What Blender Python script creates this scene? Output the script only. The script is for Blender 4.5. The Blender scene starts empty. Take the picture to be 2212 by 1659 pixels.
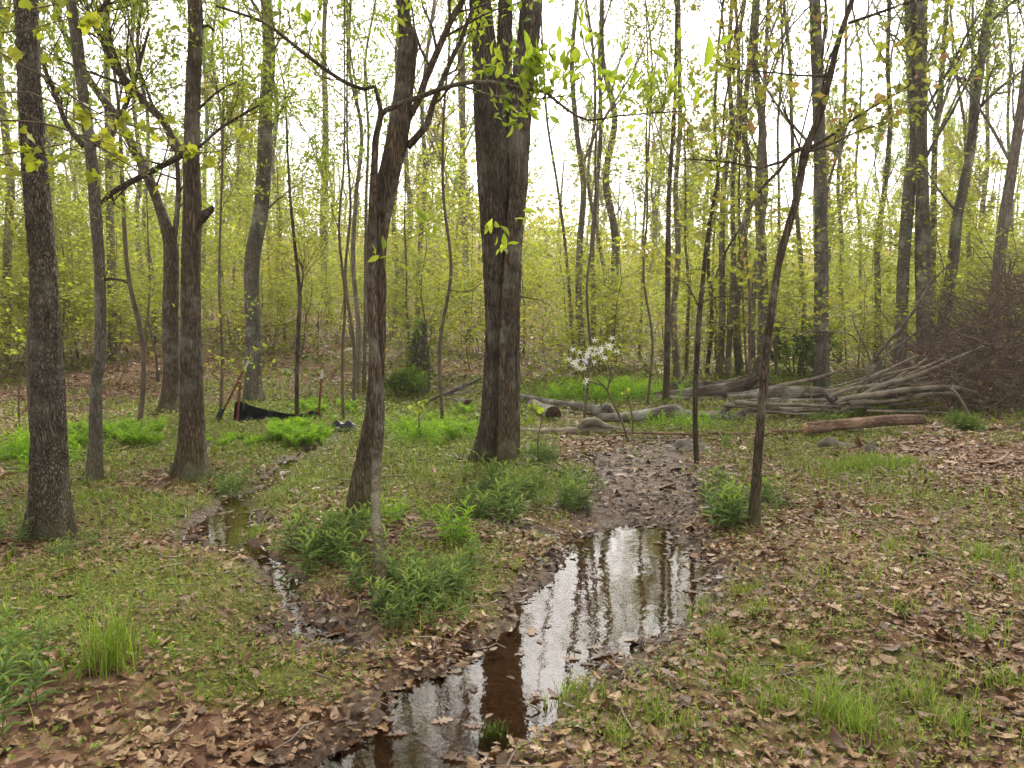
import bpy, math, random
import numpy as np
from mathutils import Vector
random.seed(11); rng = np.random.default_rng(11)
SC = bpy.context.scene; COL = SC.collection
R = math.radians

# ---------------------------------------------------------------- camera
W0, H0, FPX = 2212.0, 1659.0, 1736.0          # picture frame the survey figures below are read in
EYE = 1.62; PITCH = R(4.6)
cam = bpy.data.cameras.new('camera'); co = bpy.data.objects.new('camera', cam); COL.objects.link(co)
cam.sensor_width = 36; cam.lens = FPX / W0 * 36; cam.clip_start = 0.05; cam.clip_end = 2000
co.location = (0, 0, EYE); co.rotation_euler = (R(90) - PITCH, 0, 0); SC.camera = co

# ---------------------------------------------------------------- sky, sun, exposure
SUN_EL, SUN_AZ = R(48), R(12)                  # ahead of the camera, a little to the right, veiled by cloud
w = bpy.data.worlds.new("World"); SC.world = w; w.use_nodes = True
nt = w.node_tree; nt.nodes.clear()
o_ = nt.nodes.new('ShaderNodeOutputWorld'); bg = nt.nodes.new('ShaderNodeBackground')
sky = nt.nodes.new('ShaderNodeTexSky'); sky.sky_type = 'NISHITA'; sky.sun_disc = False
sky.sun_elevation = SUN_EL; sky.sun_rotation = SUN_AZ; sky.air_density = 1.0; sky.dust_density = 4.0; sky.ozone_density = 1.0
hs = nt.nodes.new('ShaderNodeHueSaturation'); hs.inputs['Saturation'].default_value = 0.04
nt.links.new(sky.outputs[0], hs.inputs['Color']); wb_ = nt.nodes.new('ShaderNodeMix'); wb_.data_type = 'RGBA'; wb_.blend_type = 'MULTIPLY'; wb_.inputs[0].default_value = 1; wb_.inputs[7].default_value = (1.0, 0.962, 0.92, 1)
nt.links.new(hs.outputs[0], wb_.inputs[6]); nt.links.new(wb_.outputs[2], bg.inputs[0]); nt.links.new(bg.outputs[0], o_.inputs[0])
bg.inputs[1].default_value = 0.15
sl = bpy.data.lights.new('sun', 'SUN'); sl.energy = 1.6; sl.angle = R(14); sl.color = (1.0, 0.93, 0.80)
so = bpy.data.objects.new('sun', sl); COL.objects.link(so)
sd_ = Vector((math.sin(SUN_AZ) * math.cos(SUN_EL), math.cos(SUN_AZ) * math.cos(SUN_EL), math.sin(SUN_EL)))
so.rotation_euler = sd_.to_track_quat('Z', 'Y').to_euler(); so.location = (0, 20, 40)
SC.view_settings.view_transform = 'Standard'; SC.view_settings.look = 'None'
SC.view_settings.exposure = 1.62; SC.view_settings.gamma = 1
SC.render.engine = 'CYCLES'
cy = SC.cycles; cy.max_bounces = 6; cy.diffuse_bounces = 3; cy.glossy_bounces = 2; cy.transmission_bounces = 4; cy.transparent_max_bounces = 8
cy.caustics_reflective = False; cy.caustics_refractive = False

# ---------------------------------------------------------------- helpers
def _hash(ix, iy, iz, s):
    n = (ix * 374761393 + iy * 668265263 + iz * 2147483647 + s * 974711) & 0xffffffff
    n = ((n ^ (n >> 13)) * 1274126177) & 0xffffffff
    return ((n ^ (n >> 16)) & 0xffff) / 65535.0
def noise3(x, y, z=0.0, s=0):
    x = np.asarray(x, float); y = np.asarray(y, float); z = np.asarray(z, float) + np.zeros_like(x)
    xi = np.floor(x).astype(np.int64); yi = np.floor(y).astype(np.int64); zi = np.floor(z).astype(np.int64)
    fx = x - xi; fy = y - yi; fz = z - zi
    fx = fx * fx * (3 - 2 * fx); fy = fy * fy * (3 - 2 * fy); fz = fz * fz * (3 - 2 * fz)
    def h(a, b, c): return _hash(xi + a, yi + b, zi + c, s)
    r0 = (h(0,0,0)*(1-fx)+h(1,0,0)*fx)*(1-fy) + (h(0,1,0)*(1-fx)+h(1,1,0)*fx)*fy
    r1 = (h(0,0,1)*(1-fx)+h(1,0,1)*fx)*(1-fy) + (h(0,1,1)*(1-fx)+h(1,1,1)*fx)*fy
    return (r0 * (1 - fz) + r1 * fz) * 2 - 1
def sstep(a, b, x):
    t = np.clip((x - a) / (b - a), 0, 1); return t * t * (3 - 2 * t)

CP, SP = math.cos(PITCH), math.sin(PITCH)
def ray(px, py):
    u = (px - W0 / 2) / FPX; v = -(py - H0 / 2) / FPX
    return np.array([u, CP + v * SP, -SP + v * CP])
def P(px, py, Y):                                # the point at distance Y ahead seen at px, py
    d = ray(px, py); return np.array([0, 0, EYE]) + d * (Y / d[1])
def flat(px, py, z=0.03):
    d = ray(px, py); return (d * ((z - EYE) / d[2]))[:2]
def depth(p): return p[1] * CP - (p[2] - EYE) * SP

# ---------------------------------------------------------------- stream and pool outlines
def poly(l): return np.array([flat(*p) for p in l])
POOL = poly([(1245,1172),(1300,1152),(1395,1132),(1432,1140),(1452,1165),(1492,1200),(1518,1240),(1508,1290),(1470,1322),(1425,1350),
 (1370,1370),(1325,1400),(1280,1440),(1240,1462),(1192,1488),(1160,1512),(1172,1548),(1120,1560),(1060,1575),(1015,1608),(985,1680),(960,1900),(640,1900),
 (700,1662),(760,1622),(835,1590),(862,1540),(850,1490),(905,1470),(960,1460),(1000,1440),(1040,1420),(1060,1390),(1100,1350),(1130,1310),(1180,1280),(1215,1240),(1228,1200)])
PUD2 = poly([(448,1128),(475,1112),(520,1108),(540,1130),(532,1155),(505,1172),(462,1178)])
STR = [(poly([(470,1110),(520,1070),(575,1050),(610,1010),(635,985),(680,962),(740,945)]), 0.03),
       (poly([(520,1160),(560,1190),(600,1240),(622,1262)]), 0.01), (poly([(622,1262),(640,1310),(672,1360),(700,1378),(760,1395)]), 0.01),
       (poly([(590,1232),(620,1262)]), 0.05), (poly([(660,1350),(712,1362)]), 0.05), (poly([(1000,1120),(1080,1130),(1150,1150),(1250,1165)]), 0.0)]
def sd_poly(x, y, pg):
    d = np.full(x.shape, 1e9); ins = np.zeros(x.shape, bool); n = len(pg)
    for i in range(n):
        a = pg[i]; b = pg[(i + 1) % n]; e = b - a
        t = np.clip(((x - a[0]) * e[0] + (y - a[1]) * e[1]) / (e @ e + 1e-9), 0, 1)
        d = np.minimum(d, (x - a[0] - t * e[0])**2 + (y - a[1] - t * e[1])**2)
        c = ((a[1] > y) != (b[1] > y)) & (x < (b[0] - a[0]) * (y - a[1]) / (b[1] - a[1] + 1e-12) + a[0]); ins ^= c
    d = np.sqrt(d); return np.where(ins, -d, d)
def sd_line(x, y, ln, wd):
    d = np.full(x.shape, 1e9)
    for a, b in zip(ln[:-1], ln[1:]):
        e = b - a; t = np.clip(((x - a[0]) * e[0] + (y - a[1]) * e[1]) / (e @ e + 1e-9), 0, 1)
        d = np.minimum(d, (x - a[0] - t * e[0])**2 + (y - a[1] - t * e[1])**2)
    return np.sqrt(d) - wd
def wetd(x, y):
    x = np.atleast_1d(np.asarray(x, float)); y = np.atleast_1d(np.asarray(y, float))
    out = np.full(x.shape, 5.0); m = (np.abs(x) < 8) & (y < 17) & (y > 0)
    if m.any():
        a, b = x[m], y[m]; d = np.minimum(sd_poly(a, b, POOL) - .05, sd_poly(a, b, PUD2) - .02)
        for ln, wd in STR: d = np.minimum(d, sd_line(a, b, ln, wd))
        out[m] = d + 0.05 * noise3(a * 3.1, b * 3.1, 0, 5) + 0.03 * noise3(a * 9, b * 9, 0, 6)
    return out
def rise(y): t = np.maximum(y - 14.5, 0); return 0.045 * t + 0.0008 * t * t - np.maximum(y - 110, 0) * 0.1
def hgt(x, y, wd=None):
    x = np.atleast_1d(np.asarray(x, float)); y = np.atleast_1d(np.asarray(y, float))
    if wd is None: wd = wetd(x, y)
    z = rise(np.minimum(y, 150)) * (1 - 0.2 * sstep(0, 14, x)) * sstep(-1, 1, y)
    z = z + 0.09 + 0.045 * noise3(x * 0.45, y * 0.45, 0, 1) + 0.02 * noise3(x * 1.7, y * 1.7, 0, 2) + 0.012 * noise3(x * 6, y * 6, 0, 3)
    z = z + 0.05 * np.maximum(x - 1.4, 0) * sstep(14, 9, y) * sstep(12, 6, x) + 0.3 * sstep(6, 12, x) * sstep(20, 12, y)
    z = z + 0.25 * noise3(x * 0.08, y * 0.08, 0, 4) * sstep(16, 35, y)
    near = sstep(0.55, 0.0, wd)
    z = z * (1 - 0.62 * near) - 0.088 * sstep(0.14, -0.14, wd) + 0.010 * near * noise3(x * 17, y * 17, 0, 8) + 0.022 * near * noise3(x * 4, y * 4, 0, 9) + 0.03 * sstep(0, -.1, wd) * sstep(.5, 1.15, x) * np.maximum(noise3(x * 2.6, y * 3.2, 0, 10) + .15, 0)
    return z
def H(x, y): return float(hgt(x, y)[0])
def G(px, py):                                   # where the line of sight meets the ground
    d = ray(px, py); o = np.array([0, 0, EYE]); t = np.arange(1.5, 160, 0.05)
    X = o[0] + d[0] * t; Yv = o[1] + d[1] * t; Z = o[2] + d[2] * t
    hz = rise(Yv) * (1 - 0.2 * sstep(0, 14, X)) + 0.06 + 0.05 * np.maximum(X - 1.4, 0) * sstep(14, 9, Yv) * sstep(12, 6, X) + 0.3 * sstep(6, 12, X) * sstep(20, 12, Yv)
    k = np.argmax(Z < hz) if (Z < hz).any() else len(t) - 1
    return np.array([X[k], Yv[k], H(X[k], Yv[k])])

# ---------------------------------------------------------------- mesh building
class Wood(list):
    n = 1
class MB:
    def __init__(s): s.v = []; s.f3 = []; s.f4 = []; s.a = []; s.n = 0
    def add(s, v, f3=None, f4=None, a=None):
        v = np.asarray(v, float); k = len(v)
        if f3 is not None and len(f3): s.f3.append(np.asarray(f3) + s.n)
        if f4 is not None and len(f4): s.f4.append(np.asarray(f4) + s.n)
        s.v.append(v); s.a.append(np.zeros(k) if a is None else np.asarray(a, float) + np.zeros(k)); s.n += k
    def mesh(s, name, mat, smooth=True, off=(0, 0, 0)):
        V = np.concatenate(s.v) - np.asarray(off, float); me = bpy.data.meshes.new(name)
        T = np.concatenate(s.f3) if s.f3 else np.zeros((0, 3), int); Q = np.concatenate(s.f4) if s.f4 else np.zeros((0, 4), int)
        me.vertices.add(len(V)); me.vertices.foreach_set('co', V.astype(np.float32).ravel())
        me.loops.add(len(T) * 3 + len(Q) * 4)
        me.loops.foreach_set('vertex_index', np.concatenate([T.ravel(), Q.ravel()]).astype(np.int32))
        me.polygons.add(len(T) + len(Q))
        st = np.concatenate([np.arange(len(T)) * 3, len(T) * 3 + np.arange(len(Q)) * 4]).astype(np.int32)
        me.polygons.foreach_set('loop_start', st)
        me.update(calc_edges=True)
        me.polygons.foreach_set('use_smooth', np.full(len(T) + len(Q), smooth))
        at = me.attributes.new('rnd', 'FLOAT', 'POINT'); at.data.foreach_set('value', np.concatenate(s.a).astype(np.float32))
        me.materials.append(mat); me.update(); return me
def tag(o, label=None, cat=None, group=None, kind=None):
    if label: o['label'] = label
    if cat: o['category'] = cat
    if group: o['group'] = group
    if kind: o['kind'] = kind
    return o
def obj(name, mb, mat, parent=None, smooth=True, loc=None):
    if mb.n == 0: return None
    off = parent.location if parent else (loc if loc is not None else (0, 0, 0))
    o = bpy.data.objects.new(name, mb.mesh(name, mat, smooth, off)); COL.objects.link(o)
    if parent: o.parent = parent
    elif loc is not None: o.location = loc
    return o
def thing(name, loc, label, cat, group=None):
    o = bpy.data.objects.new(name, None); COL.objects.link(o); o.location = loc; o.empty_display_size = 0.2
    return tag(o, label, cat, group)
def copy_tree(root, loc, rz, sc):
    r = root.copy(); COL.objects.link(r); r.location = loc; r.rotation_euler = (0, 0, rz); r.scale = (sc, sc, sc)
    for ch in root.children:
        c = ch.copy(); COL.objects.link(c); c.parent = r
    return r
def resample(pts, rad, step):
    pts = np.asarray(pts, float); rad = np.asarray(rad, float)
    if len(pts) < 3:
        s = np.r_[0, np.cumsum(np.linalg.norm(np.diff(pts, axis=0), axis=1))]; n = max(2, int(s[-1] / step) + 1)
        q = np.linspace(0, s[-1], n); return np.stack([np.interp(q, s, pts[:, i]) for i in range(3)], 1), np.interp(q, s, rad)
    a = np.vstack([2 * pts[0] - pts[1], pts, 2 * pts[-1] - pts[-2]]); O = []; Rr = []
    for i in range(1, len(a) - 2):
        n = max(1, int(np.linalg.norm(a[i + 1] - a[i]) / step)); t = (np.arange(n) / n)[:, None]
        O.append(0.5 * ((2 * a[i]) + (-a[i-1] + a[i+1]) * t + (2*a[i-1] - 5*a[i] + 4*a[i+1] - a[i+2]) * t**2 + (-a[i-1] + 3*a[i] - 3*a[i+1] + a[i+2]) * t**3))
        Rr.append(rad[i-1] + (rad[i] - rad[i-1]) * t[:, 0])
    O.append(pts[-1:]); Rr.append(rad[-1:]); return np.vstack(O), np.concatenate(Rr)
def tube(mb, pts, rad, sides=6, a=0.0, disp=None, cap=True, capattr=None):
    pts = np.asarray(pts, float); rad = np.asarray(rad, float) + np.zeros(len(pts)); n = len(pts)
    T = np.gradient(pts, axis=0); T /= np.linalg.norm(T, axis=1)[:, None] + 1e-9
    m = T.mean(0); ref = np.array([0, 1.0, 0]) if abs(m[1]) < 0.8 * np.linalg.norm(m) + 1e-6 else np.array([1.0, 0, 0])
    U = np.cross(T, ref); U /= np.linalg.norm(U, axis=1)[:, None] + 1e-9; V = np.cross(T, U)
    th = np.arange(sides) * 2 * np.pi / sides
    rr = rad[:, None] * np.ones(sides)
    if disp is not None: rr = disp(rr, th[None, :] + 0 * rr, pts, U, V)
    ring = pts[:, None, :] + rr[..., None] * (np.cos(th)[None, :, None] * U[:, None, :] + np.sin(th)[None, :, None] * V[:, None, :])
    v = ring.reshape(-1, 3)
    i = np.arange(n - 1)[:, None] * sides; j = np.arange(sides)[None, :]; k = (j + 1) % sides
    q = np.stack([i + j, i + sides + j, i + sides + k, i + k], -1).reshape(-1, 4)
    av = np.full(len(v), a); t3 = []
    if cap:
        c0 = len(v); v = np.vstack([v, pts[0], pts[-1]]); av = np.r_[av, a, a]
        jj = np.arange(sides); kk = (jj + 1) % sides
        t3 = np.vstack([np.stack([jj, kk, np.full(sides, c0)], 1), np.stack([(n-1)*sides + kk, (n-1)*sides + jj, np.full(sides, c0 + 1)], 1)])
    mb.add(v, t3, q, av)
# leaf templates: x along the leaf, y across, z up from the blade
def fan(outline, z=None):
    o = np.array(outline, float); c = np.array([[o[:, 0].mean() * 0.9, 0, 0.0]]); v = np.vstack([c, np.c_[o, np.zeros(len(o))]])
    n = len(o); f = np.array([[0, i + 1, (i + 1) % n + 1] for i in range(n)]); return v, f
def bend(t, fold, curl):
    v, f = t; v = v.copy(); v[:, 2] = np.abs(v[:, 1]) * fold - curl * (v[:, 0] - 0.3)**2; return v, f
OVATE = bend(fan([(0,0),(0.2,0.13),(0.5,0.2),(0.78,0.11),(1,0),(0.78,-0.11),(0.5,-0.2),(0.2,-0.13)]), 0.5, 0.25)
LANCE = bend(fan([(0,0),(0.25,0.085),(0.5,0.1),(0.8,0.05),(1,0),(0.8,-0.05),(0.5,-0.1),(0.25,-0.085)]), 0.5, 0.5)
SMALL = (np.array([[0,0,0],[0.5,0.3,0.06],[1,0,-0.05],[0.5,-0.3,0.06]]), np.array([[0,1,2],[0,2,3]]))
MAPLE = bend(fan([(0,0),(0.02,0.3),(-0.1,0.48),(0.25,0.42),(0.5,0.62),(0.55,0.3),(0.78,0.28),(1,0),(0.78,-0.28),(0.55,-0.3),(0.5,-0.62),(0.25,-0.42),(-0.1,-0.48),(0.02,-0.3)]), 0.25, 0.3)
OAK = bend(fan([(0,0),(0.15,0.06),(0.22,0.2),(0.32,0.1),(0.42,0.3),(0.52,0.13),(0.66,0.3),(0.74,0.12),(0.9,0.14),(1,0),(0.9,-0.14),(0.74,-0.12),(0.66,-0.3),(0.52,-0.13),(0.42,-0.3),(0.32,-0.1),(0.22,-0.2),(0.15,-0.06)]), 0.7, 0.5)
OAK2 = bend(fan([(0,0),(0.2,0.2),(0.42,0.28),(0.7,0.24),(0.9,0.1),(1,0),(0.9,-0.12),(0.7,-0.22),(0.42,-0.25),(0.2,-0.14)]), -0.6, -0.6)
def leaves(mb, tpl, c, d, nrm, size, a, curl=None):
    if len(c) == 0: return
    tv, tf = tpl; c = np.asarray(c); n = len(c)
    d = d / (np.linalg.norm(d, axis=1)[:, None] + 1e-9); s = np.cross(nrm, d); s /= np.linalg.norm(s, axis=1)[:, None] + 1e-9; u = np.cross(d, s)
    size = np.asarray(size) + np.zeros(n); k = len(tv)
    zz = tv[None, :, 2] * (np.ones(n) if curl is None else curl)[:, None]
    v = c[:, None, :] + size[:, None, None] * (tv[None, :, 0, None] * d[:, None, :] + tv[None, :, 1, None] * s[:, None, :] + zz[..., None] * u[:, None, :])
    f = (tf[None] + (np.arange(n) * k)[:, None, None]).reshape(-1, 3)
    mb.add(v.reshape(-1, 3), f, None, np.repeat(np.asarray(a) + np.zeros(n), k))
def rdir(n, flatn=1.0):
    v = rng.normal(size=(n, 3)); v[:, 2] *= flatn; return v / np.linalg.norm(v, axis=1)[:, None]

# ---------------------------------------------------------------- materials
def mat(name):
    m = bpy.data.materials.new(name); m.use_nodes = True; n = m.node_tree; n.nodes.clear()
    out = n.nodes.new('ShaderNodeOutputMaterial'); return m, n, out
def nd(n, t, **k):
    x = n.nodes.new(t)
    for a, b in k.items():
        if a.startswith('i_'): x.inputs[a[2:].replace('_', ' ')].default_value = b
        else: setattr(x, a, b)
    return x
def ramp(n, stops, interp='LINEAR'):
    r = n.nodes.new('ShaderNodeValToRGB'); e = r.color_ramp.elements; r.color_ramp.interpolation = interp
    while len(e) < len(stops): e.new(0.5)
    for x, (p, c) in zip(e, stops): x.position = p; x.color = (*c, 1)
    return r
def bark(name, dark, light, lich, scale=1.0, bump=0.6, moss=0.25, mosscol=(0.075, 0.08, 0.018), st=(1, 1, 0.2)):
    m, n, out = mat(name); L = n.links.new
    tc = nd(n, 'ShaderNodeTexCoord'); mp = nd(n, 'ShaderNodeMapping'); mp.inputs['Scale'].default_value = (scale * st[0], scale * st[1], scale * st[2]); L(tc.outputs['Object'], mp.inputs[0])
    ns = nd(n, 'ShaderNodeTexNoise', i_Scale=6.0, i_Detail=4.0); L(mp.outputs[0], ns.inputs['Vector'])
    mx = nd(n, 'ShaderNodeMix', data_type='RGBA', blend_type='LINEAR_LIGHT'); mx.inputs[0].default_value = 0.10
    L(mp.outputs[0], mx.inputs[6]); L(ns.outputs['Color'], mx.inputs[7])
    vo = nd(n, 'ShaderNodeTexVoronoi', feature='DISTANCE_TO_EDGE', i_Scale=34.0); L(mx.outputs[2], vo.inputs['Vector'])
    r1 = ramp(n, [(0.0, (0, 0, 0)), (0.35, (1, 1, 1))]); L(vo.outputs[0], r1.inputs[0])
    n2 = nd(n, 'ShaderNodeTexNoise', i_Scale=60.0, i_Detail=5.0, i_Roughness=0.7); L(mp.outputs[0], n2.inputs['Vector'])
    ad = nd(n, 'ShaderNodeMath', operation='MULTIPLY_ADD'); L(n2.outputs[0], ad.inputs[0]); ad.inputs[1].default_value = 0.9; L(r1.outputs[0], ad.inputs[2])
    cr = ramp(n, [(0.25, dark), (1.0, light), (1.6, light)]); sc = nd(n, 'ShaderNodeMath', operation='MULTIPLY'); sc.inputs[1].default_value = 0.62; L(ad.outputs[0], sc.inputs[0]); L(sc.outputs[0], cr.inputs[0])
    n3 = nd(n, 'ShaderNodeTexNoise', i_Scale=2.6, i_Detail=6.0, i_Roughness=0.65); L(tc.outputs['Object'], n3.inputs['Vector'])
    r3 = ramp(n, [(0.5, (0, 0, 0)), (0.66, (1, 1, 1))]); L(n3.outputs[0], r3.inputs[0])
    m1 = nd(n, 'ShaderNodeMix', data_type='RGBA'); L(r3.outputs[0], m1.inputs[0]); L(cr.outputs[0], m1.inputs[6])
    m1b = nd(n, 'ShaderNodeMix', data_type='RGBA', blend_type='MULTIPLY'); m1b.inputs[0].default_value = 0.6; m1b.inputs[6].default_value = (*lich, 1); L(cr.outputs[0], m1b.inputs[7])
    m1c = nd(n, 'ShaderNodeMix', data_type='RGBA', blend_type='ADD'); m1c.inputs[0].default_value = 0.55; L(m1b.outputs[2], m1c.inputs[6]); L(cr.outputs[0], m1c.inputs[7])
    L(m1c.outputs[2], m1.inputs[7])
    n4 = nd(n, 'ShaderNodeTexNoise', i_Scale=1.1, i_Detail=5.0); L(tc.outputs['Object'], n4.inputs['Vector'])
    r4 = ramp(n, [(0.5, (0, 0, 0)), (0.75, (1, 1, 1))]); L(n4.outputs[0], r4.inputs[0]); k4 = nd(n, 'ShaderNodeMath', operation='MULTIPLY'); k4.inputs[1].default_value = moss; L(r4.outputs[0], k4.inputs[0])
    ra = nd(n, 'ShaderNodeAttribute', attribute_name='rnd'); rk = nd(n, 'ShaderNodeMath', operation='MULTIPLY', use_clamp=True); rk.inputs[1].default_value = -1.1; L(ra.outputs['Fac'], rk.inputs[0]); rj = nd(n, 'ShaderNodeMath', operation='MULTIPLY'); L(rk.outputs[0], rj.inputs[0]); L(n3.outputs[0], rj.inputs[1]); rm = nd(n, 'ShaderNodeMath', operation='ADD', use_clamp=True); L(rj.outputs[0], rm.inputs[0]); L(k4.outputs[0], rm.inputs[1]); k4 = rm
    m2 = nd(n, 'ShaderNodeMix', data_type='RGBA'); L(k4.outputs[0], m2.inputs[0]); L(m1.outputs[2], m2.inputs[6]); m2.inputs[7].default_value = (*mosscol, 1)
    m5 = nd(n, 'ShaderNodeMapping'); m5.inputs['Scale'].default_value = (5, 5, 0.8) if st[2] < .5 else (.8, 5, 5); L(tc.outputs['Object'], m5.inputs[0])
    n5 = nd(n, 'ShaderNodeTexNoise', i_Scale=1.6, i_Detail=6.0, i_Roughness=0.7); L(m5.outputs[0], n5.inputs['Vector'])
    mr5 = nd(n, 'ShaderNodeMapRange'); mr5.inputs['From Min'].default_value = .3; mr5.inputs['From Max'].default_value = .7; mr5.inputs['To Min'].default_value = .55; mr5.inputs['To Max'].default_value = 1.4; L(n5.outputs[0], mr5.inputs[0])
    oi = nd(n, 'ShaderNodeObjectInfo'); mr = nd(n, 'ShaderNodeMapRange'); mr.inputs['To Min'].default_value = 0.82; mr.inputs['To Max'].default_value = 1.18; L(oi.outputs['Random'], mr.inputs[0])
    mm = nd(n, 'ShaderNodeMath', operation='MULTIPLY'); L(mr.outputs[0], mm.inputs[0]); L(mr5.outputs[0], mm.inputs[1]); mr = mm
    hv = nd(n, 'ShaderNodeHueSaturation'); L(mr.outputs[0], hv.inputs['Value']); L(m2.outputs[2], hv.inputs['Color'])
    bs = nd(n, 'ShaderNodeBsdfPrincipled', i_Roughness=0.9); bs.inputs['Specular IOR Level'].default_value = 0.2; L(hv.outputs[0], bs.inputs['Base Color'])
    bp = nd(n, 'ShaderNodeBump', i_Strength=bump, i_Distance=0.02); L(ad.outputs[0], bp.inputs['Height']); L(bp.outputs[0], bs.inputs['Normal'])
    L(bs.outputs[0], out.inputs[0]); return m
def leafmat(name, stops, trans=0.5, objvar=0.0, rough=0.6, tint=(1.15, 1.2, 0.75), mottle=0.0):
    m, n, out = mat(name); L = n.links.new
    at = nd(n, 'ShaderNodeAttribute', attribute_name='rnd'); cr = ramp(n, stops); L(at.outputs['Fac'], cr.inputs[0]); c = cr.outputs[0]
    if mottle:
        tc = nd(n, 'ShaderNodeTexCoord'); ns = nd(n, 'ShaderNodeTexNoise', i_Scale=70.0, i_Detail=5.0, i_Roughness=0.7); L(tc.outputs['Object'], ns.inputs['Vector']); mo = nd(n, 'ShaderNodeMapRange'); mo.inputs['From Min'].default_value = .3; mo.inputs['From Max'].default_value = .7; mo.inputs['To Min'].default_value = 1 - mottle; mo.inputs['To Max'].default_value = 1 + mottle * .7; L(ns.outputs[0], mo.inputs[0]); h0 = nd(n, 'ShaderNodeHueSaturation'); L(mo.outputs[0], h0.inputs['Value']); L(c, h0.inputs['Color']); c = h0.outputs[0]
    if objvar:
        oi = nd(n, 'ShaderNodeObjectInfo'); mr = nd(n, 'ShaderNodeMapRange'); mr.inputs['To Min'].default_value = 0.5 - objvar; mr.inputs['To Max'].default_value = 0.5 + objvar * 0.5; L(oi.outputs['Random'], mr.inputs[0])
        hv = nd(n, 'ShaderNodeHueSaturation'); L(mr.outputs[0], hv.inputs['Hue']); L(c, hv.inputs['Color']); c = hv.outputs[0]
    bs = nd(n, 'ShaderNodeBsdfPrincipled', i_Roughness=rough); bs.inputs['Specular IOR Level'].default_value = 0.3; L(c, bs.inputs['Base Color'])
    if trans:
        tm = nd(n, 'ShaderNodeMix', data_type='RGBA', blend_type='MULTIPLY'); tm.inputs[0].default_value = 1; L(c, tm.inputs[6]); tm.inputs[7].default_value = (*tint, 1)
        tr = nd(n, 'ShaderNodeBsdfTranslucent'); L(tm.outputs[2], tr.inputs[0]); ms = nd(n, 'ShaderNodeMixShader'); ms.inputs[0].default_value = trans
        L(bs.outputs[0], ms.inputs[1]); L(tr.outputs[0], ms.inputs[2]); L(ms.outputs[0], out.inputs[0])
    else: L(bs.outputs[0], out.inputs[0])
    return m
def plain(name, col, rough=0.7, spec=0.3, nscale=20, var=0.3, bump=0.0):
    m, n, out = mat(name); L = n.links.new
    tc = nd(n, 'ShaderNodeTexCoord'); ns = nd(n, 'ShaderNodeTexNoise', i_Scale=float(nscale), i_Detail=5.0); L(tc.outputs['Object'], ns.inputs['Vector'])
    cr = ramp(n, [(0.3, tuple(c * (1 - var) for c in col)), (0.7, tuple(min(1, c * (1 + var)) for c in col))]); L(ns.outputs[0], cr.inputs[0])
    bs = nd(n, 'ShaderNodeBsdfPrincipled', i_Roughness=rough); bs.inputs['Specular IOR Level'].default_value = spec; L(cr.outputs[0], bs.inputs['Base Color'])
    if bump: bp = nd(n, 'ShaderNodeBump', i_Strength=bump, i_Distance=0.01); L(ns.outputs[0], bp.inputs['Height']); L(bp.outputs[0], bs.inputs['Normal'])
    L(bs.outputs[0], out.inputs[0]); return m
M = {}
M['oak'] = bark('bark_oak', (0.035, 0.026, 0.019), (0.22, 0.175, 0.13), (0.36, 0.35, 0.29), 1.3, 0.9, .3, st=(1, 1, .13))
M['block'] = bark('bark_blocky', (0.035, 0.027, 0.02), (0.31, 0.26, 0.195), (0.42, 0.41, 0.34), 1.7, 1.0, st=(1, 1, .38))
M['grey'] = bark('bark_grey', (0.06, 0.051, 0.04), (0.24, 0.21, 0.165), (0.45, 0.47, 0.41), 2.0, 0.5, st=(1, 1, .16))
M['brown'] = bark('bark_brown', (0.03, 0.021, 0.014), (0.185, 0.135, 0.095), (0.38, 0.38, 0.32), 1.5, 0.7, 0.3, st=(1, 1, .15))
M['far'] = bark('bark_far', (0.085, 0.07, 0.055), (0.27, 0.23, 0.18), (0.34, 0.34, 0.29), 0.9, 0.4, st=(1, 1, .15))
M['twig'] = plain('twig_bark', (0.12, 0.09, 0.065), 0.85, 0.2, 8, 0.4)
M['deadwood'] = bark('bark_dead', (0.05, 0.04, 0.031), (0.27, 0.235, 0.19), (0.5, 0.5, 0.46), 1.5, 0.5, 0.3, st=(.3, 1, 1))
M['pole'] = plain('pole_bark', (0.20, 0.165, 0.125), 0.85, 0.2, 5, 0.5, 0.3)
M['redlog'] = bark('bark_redlog', (0.07, 0.04, 0.026), (0.29, 0.18, 0.12), (0.4, 0.28, 0.2), 1.8, 0.6, 0.0, st=(.16, 1, 1))
M['rotlog'] = bark('bark_rotlog', (0.035, 0.025, 0.018), (0.21, 0.155, 0.12), (0.36, 0.34, 0.3), 1.5, 0.8, 0.2, st=(.2, 1, 1))
M['cut'] = plain('cut_wood', (0.42, 0.27, 0.15), 0.8, 0.2, 30, 0.35, 0.3)
M['cutdark'] = plain('weathered_cut', (0.05, 0.03, 0.02), 0.9, 0.1, 25, 0.5, 0.3)
M['stone'] = plain('stone', (0.15, 0.13, 0.105), 0.85, 0.2, 9, 0.4, 0.8)
M['fabric'] = plain('black_fabric', (0.012, 0.013, 0.018), 0.45, 0.4, 40, 0.4, 0.2)
M['redpaint'] = plain('red_post', (0.16, 0.035, 0.025), 0.6, 0.4, 30, 0.4)
M['whitepaint'] = plain('white_post_tip', (0.5, 0.5, 0.47), 0.6, 0.4, 30, 0.1)
M['petal'] = plain('white_petal', (0.85, 0.85, 0.82), 0.6, 0.3, 30, 0.05)
YG = [(0.0, (0.14, 0.21, 0.03)), (0.5, (0.26, 0.33, 0.05)), (1.0, (0.38, 0.42, 0.08))]
M['leaf'] = leafmat('spring_leaf', YG, 0.5, 0.02)
M['leafnear'] = leafmat('near_leaf', [(0, (0.16, 0.24, 0.02)), (0.6, (0.30, 0.38, 0.04)), (1, (0.42, 0.46, 0.07))], 0.55)
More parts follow.
